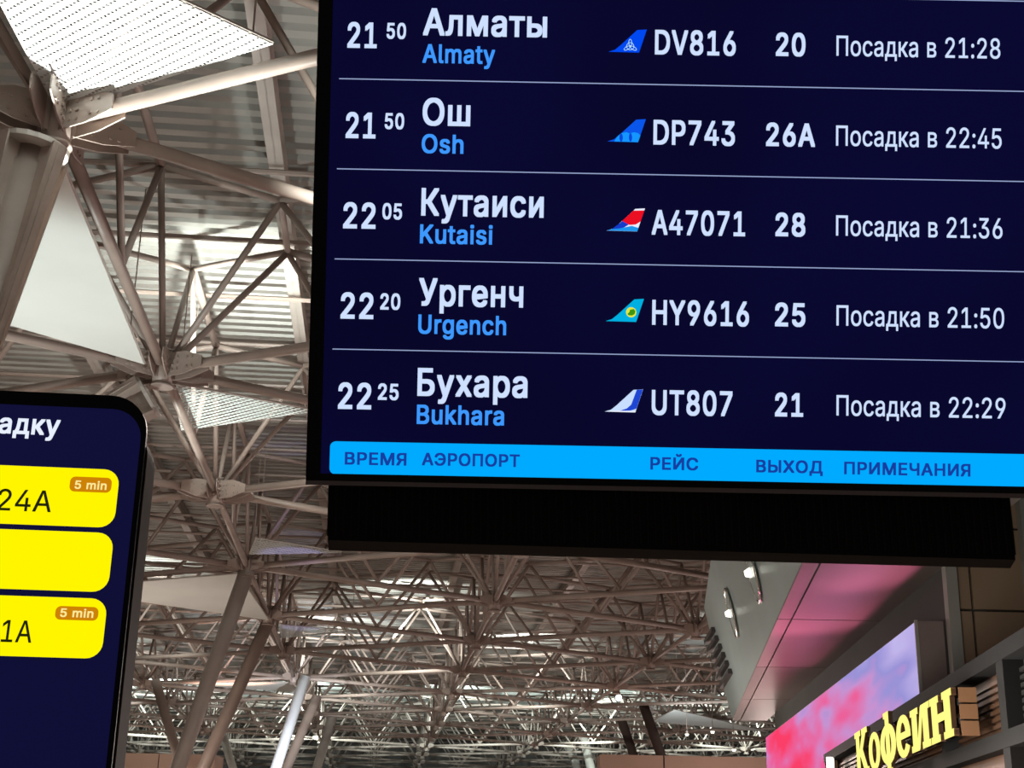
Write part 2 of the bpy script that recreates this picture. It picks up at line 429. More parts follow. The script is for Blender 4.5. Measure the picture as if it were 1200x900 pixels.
for k in range(0, 40):
    Y = 22 + k * 2.9
    c = Vector((0, Y, ZD - 0.56)); w = Y * 0.42 + 6
    mb = MB(); mb.tube(c - ACROSS * w, c + ACROSS * w, 0.05, 6)
    o = mb.build('cross_tube', M['steel'])
    tag(o, 'thin steel tube crossing the hall just under the roof deck', 'roof tube', 'thin cross tubes under the roof deck')

# ------------------------------------------------------------------ tree columns
def dirline(P, px, py):
    """point on the pixel ray at the same hall distance as P"""
    return on_y(px, py, P.y)
def leg_to_floor(P, px, py):
    Q = dirline(P, px, py); d = (Q - P).normalized(); return P + d * ((P.z - 0.0) / -d.z)
def column(P, px, py, label, r=0.22, mat=None, head=None, group=None):
    mat = mat or M['steel']
    B = leg_to_floor(P, px, py); d = (B - P).normalized()
    t = thing('leaning_column', label, 'column', (B.x, B.y, 0), group)
    s0 = 0.0
    if head:
        ln, R = head
        a = d.orthogonal().normalized(); b = d.cross(a)
        for k in range(4):                           # tapering fins round the head
            th = PI / 4 + k * PI / 2 + 0.5; e = a * math.cos(th) + b * math.sin(th); nr = d.cross(e)
            m = MB(); m.prism([P + d * 0.05 + e * 0.03, P + d * 0.05 + e * R, P + d * 0.35 + e * (R * 0.98), P + d * ln + e * (r * 1.02), P + d * ln + e * 0.03], nr * 0.035)
            m.prism([P + d * 0.05 + e * R, P + d * 0.35 + e * (R * 0.98), P + d * ln + e * (r * 1.02), P + d * ln + e * (r * 1.02 + 0.03), P + d * 0.35 + e * (R * 0.98 + 0.03), P + d * 0.05 + e * (R + 0.03)], nr * 0.02)
            # flange along the outer edge
            f = MB(); hw = nr * 0.10
            f.add([P + d * 0.05 + e * R - hw, P + d * 0.05 + e * R + hw, P + d * ln + e * r + hw * 0.6, P + d * ln + e * r - hw * 0.6,
                   P + d * 0.05 + e * (R + .03) - hw, P + d * 0.05 + e * (R + .03) + hw, P + d * ln + e * (r + .03) + hw * 0.6, P + d * ln + e * (r + .03) - hw * 0.6],
                  [[3, 2, 1, 0], [4, 5, 6, 7], [0, 1, 5, 4], [1, 2, 6, 5], [2, 3, 7, 6], [3, 0, 4, 7]])
            fin = m.build('fin', mat, t); f.build('flange', mat, fin)
        m = MB(); m.tube(P + d * 0.0, P + d * 0.06, R * 0.95, 20); m.build('cap_plate', M['steel_pale'], t)
        m = MB(); m.tube(P + d * 0.06, P + d * ln, R * 0.42, 18, r2=r * 0.7); m.build('cone', mat, t, True)
    m = MB(); m.tube(P + d * (0.25 if head else 0.0), B, r, 18, r2=r * 0.92); m.build('leg', mat, t, True)
    m = MB(); m.tube((B.x, B.y, 0), (B.x, B.y, 0.06), r * 2.2, 18); m.tube((B.x, B.y, 0.06), (B.x, B.y, 0.5), r * 1.25, 18, r2=r * 1.05); m.build('base_plate', mat, t)
    return t
def lower(P, dz=0.42): return P - Vector((0, 0, dz))
N = lambda i, j=0: NA + DU * (L * i) + DW * (L * j)
column(lower(on_z(45, 132, 9.65)), -5, 330, 'flaring steel column head with fins at the upper left edge', 0.20, M['steel'], (2.7, 0.42))
column(lower(on_z(178, 436, 9.65)), 143, 480, 'flaring steel column head just above the boarding totem corner', 0.20, M['steel'], (2.6, 0.44))
column(lower(on_z(290, 664, 9.65), 0.1), 210, 896, 'left of the two big parallel leaning columns beside the totem', 0.23, M['steel_pale'])
column(lower(on_z(316, 722, 9.65), 0.1), 240, 896, 'right, browner of the two big parallel leaning columns beside the totem', 0.23, M['steel'])
column(on_y(358, 792, 66), 325, 895, 'brilliant white-lit leaning column in the distance, left of the departures board housing', 0.26, principled('white_lit_steel', (0.78, 0.8, 0.82), 0.4))  # floodlit brightness also put into the near-white base colour
column(on_y(372, 815, 72), 338, 895, 'brown leaning column beside the brilliant white-lit one', 0.24, M['steel'])
column(on_y(390, 838, 92), 373, 895, 'grey far column, right neighbour of the white-lit and brown pair', 0.30, M['steel_pale'])
column(on_y(182, 797, 60), 207, 882, 'thin column leaning the other way, right beside the totem edge', 0.20, M['steel'])
column(on_y(260, 858, 100), 272, 897, 'small far column between the legs of the two big leaning columns', 0.28, M['steel_pale'])
column(on_y(728, 842, 84), 742, 884, 'left of two dark columns rising behind the salmon wall', 0.26, M['bronze'])
column(on_y(754, 826, 76), 775, 886, 'right, taller of two dark columns rising behind the salmon wall', 0.26, M['bronze'])
column(on_y(667, 873, 115), 676, 899, 'left of two pale far columns just left of the salmon wall', 0.34, M['steel_pale'])
column(on_y(684, 864, 108), 692, 899, 'right of two pale far columns just left of the salmon wall', 0.32, M['steel_pale'])

# ------------------------------------------------------------------ reflector panels
def tri_panel(pts, label, perf, name='reflector_panel', group=None):
    c = sum(pts, Vector()) / 3
    t = thing(name, label, 'ceiling panel', c, group)
    m = MB()
    if perf:
        m.face(pts)
        m.build('perforated_sheet', M[perf], t)
    else:
        m.prism(pts, Vector((0, 0, 0.05))); m.build('sheet', M['panel'], t)
    f = MB()
    for a, b in ((0, 1), (1, 2), (2, 0)):
        f.tube(pts[a] + Vector((0, 0, 0.03)), pts[b] + Vector((0, 0, 0.03)), 0.022, 6)
    f.build('edge_frame', M['steel_pale'], t)
    h = MB()
    for p in pts:
        q = p + (c - p) * 0.12
        h.tube(q, (q.x, q.y, ZT), 0.012, 5)
    h.build('hanger', M['steel'], t)
    return t
zl = 9.80
tri_panel([on_z(68, 132, zl), on_z(320, 52, zl), Vector((-5.2, 10.6, zl))], 'brilliant white perforated triangular panel at the upper left corner', 'perf')
tri_panel([on_z(202, 450, zl), on_z(372, 482, zl), on_z(213, 505, zl)], 'small perforated triangular panel between the totem and the departures board', 'perf_coarse')
pA, pB = on_z(66, 176, 9.45), on_z(169, 427, 9.45)
e_ = on_z(0, 378, 9.45); dd = (e_ - pB); pC = pB + dd * 2.6
tri_panel([pA, pB, pC], 'large smooth pale triangular panel at the left edge above the totem', False)
pA, pB = on_z(276, 672, 9.4), on_z(316, 727, 9.4); e_ = on_z(165, 706, 9.4)
tri_panel([pA, pB, pB + (e_ - pB) * 1.2, on_z(100, 678, 9.4)][:3] if False else [on_z(279, 673, 9.4), on_z(315, 727, 9.4), on_z(60, 690, 9.4)], 'smooth beige triangular panel behind the tops of the two big leaning columns', False)
tri_panel([on_z(340, 800, 9.6), on_z(352, 812, 9.6), on_z(190, 800, 9.6)], 'far smooth peach triangular panel left of the white-lit column', False)
tri_panel([on_z(764, 846, 9.3), on_z(790, 832, 9.3), on_z(900, 858, 9.3)], 'far pale triangular panel below the grey bulkhead, right of the dark columns', False)
tri_panel([on_z(292, 650, 9.7), on_z(300, 632, 9.7), on_z(400, 648, 9.7)], 'violet-tinged perforated triangular panel just below the board housing, upper of two', 'perf_coarse')
tri_panel([on_z(330, 733, 9.7), on_z(328, 748, 9.7), on_z(420, 740, 9.7)], 'violet-tinged perforated triangular panel right of the big leaning columns, lower of two', 'perf_coarse')

# floodlight that shows as a bright star
P = on_y(725, 818, 80)
t = thing('floodlight', 'small glaring floodlight hanging under the far roof above the dark columns', 'lamp', P)
m = MB(); m.tube(P + Vector((0, 0.3, 0)), P, 0.20, 16); m.build('lamp_body', M['frame'], t)
m = MB(); m.tube(P, P - Vector((0, 0.04, 0)), 0.17, 16); m.build('lamp_glass', E_['flood'], t)
m = MB(); m.tube(P + Vector((0, 0.15, 0.28)), (P.x, P.y + 0.15, ZT), 0.03, 6); m.build('hanger', M['steel'], t)

for px, py, Y in ((652, 829, 88), (665, 845, 88), (692, 807, 84), (835, 857, 70), (805, 860, 74), (860, 878, 70)):
    P = on_y(px, py, Y)
    t = thing('hall_light', 'tiny bright lamp dot hanging among the far trusses near the dark columns', 'lamp', P, 'tiny far lamps')
    m = MB(); m.tube(P + Vector((0, 0, 0.16)), P, 0.04, 10, r2=0.08); m.build('lamp_shade', M['steel_pale'], t)
    m = MB(); m.tube(P, P - Vector((0, 0, 0.10)), 0.11, 10, r2=0.07); m.build('lamp_glass', E_['strip'], t)
    m = MB(); m.tube(P + Vector((0, 0, 0.16)), (P.x, P.y, ZD + 0.05), 0.015, 5); m.build('hanger', M['steel'], t)
# mezzanine fronts far down the hall
a = on_y(703, 884, 62); b = on_y(905, 893, 62)
t = thing('mezzanine_front', 'salmon clad wall block low in the distance, left of the cloud screen', 'wall block', ((a.x + b.x) / 2, 62, 0))
mid = on_y(778, 887, 62).x
for x0, x1 in ((a.x, mid - 0.03), (mid + 0.03, b.x + 1.0)):
    m = MB(); m.box((x0, 62, 0), (x1, 64, a.z)); m.build('cladding_panel', M['salmon'], t)
m = MB(); m.box((mid - 0.03, 62.06, 0), (mid + 0.03, 64, a.z - 0.02)); m.build('joint', M['joint'], t)
a = on_y(120, 882, 64); b = on_y(252, 886, 64)
t = thing('mezzanine_front', 'salmon clad wall block low in the distance, beside the totem edge', 'wall block', ((a.x + b.x) / 2, 64, 0))
for x0, x1 in ((a.x - 2, (a.x + b.x) / 2), ((a.x + b.x) / 2 + 0.04, b.x)):
    m = MB(); m.box((x0, 64, 0), (x1, 66, a.z)); m.build('cladding_panel', M['salmon'], t)

# ------------------------------------------------------------------ shop side: walls, bulkhead, cloud screen
def hdir(px):
    d = ray(px, 1012 + 0.0187 * (px - 590)); d.z = 0; return d.normalized()
D = hdir(705); NW = Vector((D.y, -D.x, 0))
ZV = Vector((0, 0, 1))
PW = on_depth(1072, 735, 14)
PW2 = PW + NW * 0.28
def w2(x, y): return on_plane(x, y, PW2, NW)
ZS = w2(1097, 667).z
corner = w2(1106, 700); corner.z = 0
far = w2(915, 827); far.z = 0
# wall the cloud screen hangs on
m = MB(); m.prism([corner, far + D * 1.0, far + D * 1.0 + NW * 0.4, corner + NW * 0.4], Vector((0, 0, ZS))); structure(m.build('wall_right', M['darkwall']))
# seam in it
# corner trim, then beige wall facing the hall
BX = Vector((1, 0.02, 0)).normalized(); BN = Vector((-BX.y, BX.x, 0))
tw = 0.11
m = MB(); m.prism([corner - BN * 0.12, corner - BN * 0.12 + BX * tw, corner + BX * tw + BN * 0.0, corner], Vector((0, 0, 7.5))); structure(m.build('trim_1', M['trim']))
b0 = corner + BX * tw - BN * 0.06
m = MB()
# beige tiles with open joints, on a dark backing
jx = [0.0, on_plane(1138, 690, b0, BN).x - b0.x]
while jx[-1] < 4.4: jx.append(jx[-1] + 1.05)
zj = on_plane(1137, 715, b0, BN).z
zs_ = [zj + k * 0.82 for k in range(-5, 5)]
for i in range(len(jx) - 1):
    for k in range(len(zs_) - 1):
        g = 0.012
        p0 = b0 + BX * (jx[i] + g); p1 = b0 + BX * (jx[i + 1] - g)
        m.obox((p0 + p1) / 2 + ZV * ((zs_[k] + zs_[k + 1]) / 2) + BN * 0.02, (p1 - p0) / 2, BN * 0.02, ZV * ((zs_[k + 1] - zs_[k]) / 2 - g))
m.obox(b0 + BX * 2.3 + ZV * 3.0 + BN * 0.07, BX * 2.3, BN * 0.03, ZV * 3.0, 1)
structure(m.build('wall_shop', [M['beige'], M['joint']]))
q0 = on_plane(1197, 620, b0, BN)
m = MB(); m.obox(Vector((q0.x, q0.y, 3.2)) - BN * 0.06, BX * 0.04, BN * 0.06, ZV * 3.2); structure(m.build('trim_2', M['trim']))

# bulkhead hanging over the screen
o_near = on_z(938, 662, ZS); o_far = on_z(858, 843, ZS)
od = (o_far - o_near).normalized()
st = 4.0
A0 = o_near - od * st; A1 = o_far
I0 = w2(1097, 667) - D * (st + 0.0); I0.z = ZS; I1 = w2(915, 827) + D * 2.4; I1.z = ZS
k1 = on_y(825, 712, A1.y); k2 = on_y(841, 655, A1.y)
def shift(P): return P - od * ((A1 - A0).length)
bt = thing('bulkhead', 'grey metal bulkhead with sloping side and round rings, over the cloud screen', 'bulkhead', ((A0.x + I0.x) / 2, A0.y, ZS))
m = MB()
K1a, K2a = shift(k1), shift(k2)
top = Vector((0, 0, 0))
IT0 = Vector((I0.x, I0.y, k2.z)); IT1 = Vector((I1.x, I1.y, k2.z))
# closed volume: side faces, top, ends (soffit is its own part)
m.add([A0, A1, k1, K1a, k2, K2a, IT0, IT1, I0, I1],
      [[0, 1, 2, 3], [3, 2, 4, 5], [5, 4, 7, 6], [6, 7, 9, 8], [1, 9, 7, 4, 2], [0, 3, 5, 6, 8], [0, 8, 9, 1]])
m.build('cladding', M['grey_clad'], bt)
# soffit sheets with open seams: border strip and inner field
def lerp(a, b, t): return a + (b - a) * t
s_near = on_z(958, 662, ZS); s_far = on_z(867, 843, ZS)
S0 = s_near - (s_far - s_near).normalized() * st; S1 = s_far
dz = Vector((0, 0, -0.03))
cuts = [0.0, 0.16, 0.36, 0.58, 0.8, 1.0]
for i in range(len(cuts) - 1):
    g = 0.0012
    t0, t1 = cuts[i] + g, cuts[i + 1] - g
    m = MB()
    m.prism([lerp(A0, A1, t0), lerp(A0, A1, t1), lerp(S0, S1, t1) - NW * 0.012, lerp(S0, S1, t0) - NW * 0.012], dz)
    m.prism([lerp(S0, S1, t0) + NW * 0.012, lerp(S0, S1, t1) + NW * 0.012, lerp(I0, I1, t1), lerp(I0, I1, t0)], dz)
    m.build('soffit_sheet', M['soffit'], bt)
# side face helpers
sn = (A1 - A0).cross(k1 - A1).normalized()
if sn.x > 0: sn = -sn
def side(x, y): return on_plane(x, y, A1, sn)
for (px, py, R) in ((859, 718, 0.40), (884, 670, 0.40)):
    c = side(px, py) + sn * 0.03
    m = MB(); m.ring(c, sn, R, 0.022); rg = m.build('round_ring', M['chrome'], bt, True)
    m = MB(); m.tube(c - sn * 0.02, c + sn * 0.01, R - 0.04, 28); m.build('hatch_plate', M['grey_clad'], rg)
    m = MB(); m.tube(c + sn * 0.02, c + sn * 0.10, 0.07, 12, r2=0.04); m.build('lamp_bulb', E_['strip'], rg)
# louvre vent near the far end
for k in range(6):
    a = side(829 + k * 3.6, 752 + k * 10.5) ; 
    b = side(838 + k * 4.0, 737 + k * 9.8)
    m = MB(); m.tube(a + sn * 0.03, b + sn * 0.03, 0.065, 4); m.build('louvre', M['louvre'], bt)

# cloud screen
sp_ = on_plane(897, 860, PW, NW)
near = Vector((PW.x, PW.y, 0)); farp = Vector((sp_.x, sp_.y, 0))
zt = (PW.z + sp_.z) / 2; zb = 1.9
vt = thing('video_wall', 'long glowing pink and lavender cloud screen along the dark wall', 'screen', ((near.x + farp.x) / 2, (near.y + farp.y) / 2, zb))
vt.location = (near.x, near.y, zb)
ln = (farp - near).length
m = MB(); m.prism([near + D * 0.0 + NW * 0.012, farp + NW * 0.012, farp + NW * 0.28, near + NW * 0.28], Vector((0, 0, zt - zb)))
for v in m.v: v.z += zb
m.build('cabinet', M['grey_box'], vt)
m = MB(); m.prism([near + D * 0.02, farp - D * 0.02, farp - D * 0.02 + NW * 0.011, near + D * 0.02 + NW * 0.011], Vector((0, 0, zt - zb - 0.03)))
for v in m.v: v.z += zb + 0.015
m.build('screen', M['sky'], vt)
m = MB(); m.prism([near - D * 0.012, near + D * 0.02, near + D * 0.02 + NW * 0.03, near - D * 0.012 + NW * 0.03], Vector((0, 0, zt - zb + 0.01)))
for v in m.v: v.z += zb
m.build('edge_strip', M['trim'], vt)

# ------------------------------------------------------------------ coffee shop front and sign
DS = hdir(760); NS = Vector((DS.y, -DS.x, 0))
PS = on_depth(1200, 742, 8)
def sf(x, y, off=0.0): return on_plane(x, y, PS + NS * off, NS)
ztop = (sf(1200, 742).z + sf(965, 881).z) / 2
P0 = PS - DS * 2.5; P0.z = 0
def s_at(px): # distance along the front at the top edge pixel
    y = 742 + (1200 - px) * 0.592
    return (sf(px, y) - P0).dot(DS)
sE = s_at(965)
fr = thing('storefront', 'charcoal framed coffee shop facade with brown ribbed panels', 'shop', P0)
def bar(mb, s0, s1, z0, z1, d0=0.0, d1=0.16):
    a = P0 + DS * s0 + NS * d0; b = P0 + DS * s1 + NS * d0; w = NS * (d1 - d0)
    mb.prism([a + ZV * z0, b + ZV * z0, b + w + ZV * z0, a + w + ZV * z0], ZV * (z1 - z0))
zlow0 = sf(1173, 874).z; zlow1 = zlow0 + 0.10
m = MB(); bar(m, 0, sE, ztop - 0.10, ztop); m.build('top_rail', M['frame'], fr)
m = MB(); bar(m, 0, sE, zlow0 - 0.02, zlow1 - 0.02); m.build('middle_rail', M['frame'], fr)
posts = [s_at(1168), s_at(1099), sE - 0.10, 0.6]
for s, w in ((posts[0], 0.17), (posts[1], 0.12), (posts[2], 0.10), (posts[3], 0.17)):
    m = MB(); bar(m, s - w / 2, s + w / 2, 0, ztop - 0.10, 0.005, 0.155); m.build('post', M['frame'], fr)
def ribbed(s0, s1, z0, z1, d, name, mat, vertical=False, pitch=0.045):
    mb = MB(); z = z0
    bar(mb, s0, s1, z0, z1, d + 0.03, d + 0.05)
    while z < z1 - pitch:
        bar(mb, s0, s1, z, z + pitch * 0.55, d, d + 0.03); z += pitch
    return mb.build(name, mat, fr)
edges = sorted(posts)
ribbed(edges[0], edges[1], zlow1, ztop - 0.1, 0.10, 'louvre_panel', M['louvre'])
ribbed(edges[1], edges[2], zlow1, ztop - 0.1, 0.10, 'ribbed_panel', M['brown_sheet'])
ribbed(edges[2], edges[3], zlow1, ztop - 0.1, 0.10, 'ribbed_panel', M['brown_sheet'])
m = MB(); bar(m, 0, edges[3], 0, zlow0 - 0.02, 0.10, 0.14); m.build('lower_panel', M['brown_sheet'], fr)
m = MB(); a = P0 + DS * s_at(975); 
m.tube(a + ZV * 0.6 - NS * 0.03, a + ZV * (ztop - 0.09) - NS * 0.03, 0.045, 10); m.build('light_strip', E_['strip'], fr)
m = MB(); bar(m, sE - 0.55, sE - 0.27, zlow1, ztop - 0.1, 0.03, 0.09); m.build('side_panel', M['signbox'], fr)
point_lamp(tuple(P0 + DS * 5.4 - NS * 1.2 + ZV * 1.8), 16, (1.0, 0.72, 0.45), 0.1)

# letters: x along the sign, y up, cap height 1, lower-case 0.76
def quad(a, b, c, d): return [a, b, c, d]
def bx(x0, y0, x1, y1): return [(x0, y0), (x1, y0), (x1, y1), (x0, y1)]
def ringq(cx, cy, rx, ry, tx, ty, n=20, a0=0, a1=2 * PI):
    out = []
    for i in range(n):
        t0 = a0 + (a1 - a0) * i / n; t1 = a0 + (a1 - a0) * (i + 1) / n
        out.append([(cx + rx * math.cos(t0), cy + ry * math.sin(t0)), (cx + rx * math.cos(t1), cy + ry * math.sin(t1)),
                    (cx + (rx - tx) * math.cos(t1), cy + (ry - ty) * math.sin(t1)), (cx + (rx - tx) * math.cos(t0), cy + (ry - ty) * math.sin(t0))])
    return out
XH = 0.76
GL = {
 'K': [bx(0.10, 0, 0.34, 1), bx(0, 0, 0.44, 0.11), bx(0, 0.89, 0.44, 1), [(0.30, 0.44), (0.44, 0.40), (0.86, 0.92), (0.64, 0.95)], bx(0.56, 0.89, 0.96, 1),
       [(0.36, 0.50), (0.52, 0.62), (0.92, 0.06), (0.68, 0.06)], bx(0.60, 0, 1.0, 0.11)],
 'o': ringq(0.5, XH / 2, 0.5, XH / 2 + 0.02, 0.29, 0.12),
 'f': ringq(0.5, XH / 2, 0.5, XH / 2 + 0.02, 0.26, 0.11) + [bx(0.39, -0.20, 0.61, 1.0), bx(0.30, -0.22, 0.70, -0.12), bx(0.30, 0.93, 0.61, 1.03)],
 'e': ringq(0.5, XH / 2, 0.5, XH / 2 + 0.02, 0.29, 0.12, 20, 0.0, 2 * PI * 0.90) + [bx(0.15, XH / 2 - 0.04, 1.0, XH / 2 + 0.07)],
 'i': [bx(0.08, 0, 0.33, XH), bx(0.67, 0, 0.92, XH), bx(0, 0, 0.40, 0.10), bx(0, XH - 0.10, 0.40, XH), bx(0.60, 0, 1, 0.10), bx(0.60, XH - 0.10, 1, XH), [(0.30, 0.02), (0.42, 0.02), (0.70, XH - 0.02), (0.58, XH - 0.02)]],
 'n': [bx(0.08, 0, 0.33, XH), bx(0.67, 0, 0.92, XH), bx(0, 0, 0.40, 0.10), bx(0, XH - 0.10, 0.40, XH), bx(0.60, 0, 1, 0.10), bx(0.60, XH - 0.10, 1, XH), bx(0.30, XH / 2 - 0.06, 0.70, XH / 2 + 0.06)],
}
PSL = PS - NS * 0.16                      # letter faces stand in front of the frame
def sl(x, y): return on_plane(x, y, PSL, NS)
s_r = (sl(1116, 840) - P0).dot(DS); s_l = (sl(1003, 890) - P0).dot(DS)
zbase = (sl(1115, 860).z + sl(1028, 902).z) / 2
hx = (sl(1110, 809).z + sl(1027, 857).z) / 2 - zbase
Hcap = hx / XH
tot = s_l - s_r
sg = thing('shop_sign', 'glowing yellow slab-serif coffee sign in front of the brown panels', 'sign', P0 + DS * s_r - NS * 0.16 + ZV * zbase)
wid = [('K', 1.10), ('o', 0.85), ('f', 1.05), ('e', 0.85), ('i', 1.0), ('n', 1.0)]
tw_ = sum(w for _, w in wid) + 0.06 * 5
sc = tot / tw_; cur = s_l
for g, w in wid:
    mb = MB()
    s1 = cur
    for q, ox, oy in [(q, ox, oy) for q in GL[g] for ox, oy in ((-0.018, -0.01), (0.018, -0.01), (0.018, 0.01), (-0.018, 0.01))]:
        pts = [P0 + DS * (s1 - (x + ox) * w * sc) - NS * 0.16 + ZV * (zbase + (y + oy) * Hcap) for x, y in q]
        mb.prism([p + NS * 0.004 for p in pts], NS * 0.03, 1); mb.face(pts, 0)
    mb.build('letter', [E_['sign'], M['brown_sheet']], sg); cur -= (w + 0.06) * sc
mb = MB(); a_ = s_r - 0.02; b_ = s_l + 0.1
for k in range(3):
    z0 = zbase - 0.01 + k * (hx + 0.02) / 3
    bar(mb, a_, a_ + 0.03, z0 + 0.006, z0 + (hx + 0.02) / 3 - 0.006, -0.11, 0.0)
mb.build('end_panel', M['signbox'], sg)
mb = MB(); bar(mb, a_ + 0.03, b_, zbase + hx * 0.25, zbase + hx * 0.40, -0.11, 0.0); bar(mb, a_ + 0.03, b_, zbase + hx * 0.65, zbase + hx * 0.8, -0.11, 0.0); mb.build('mounting_rail', M['frame'], sg)

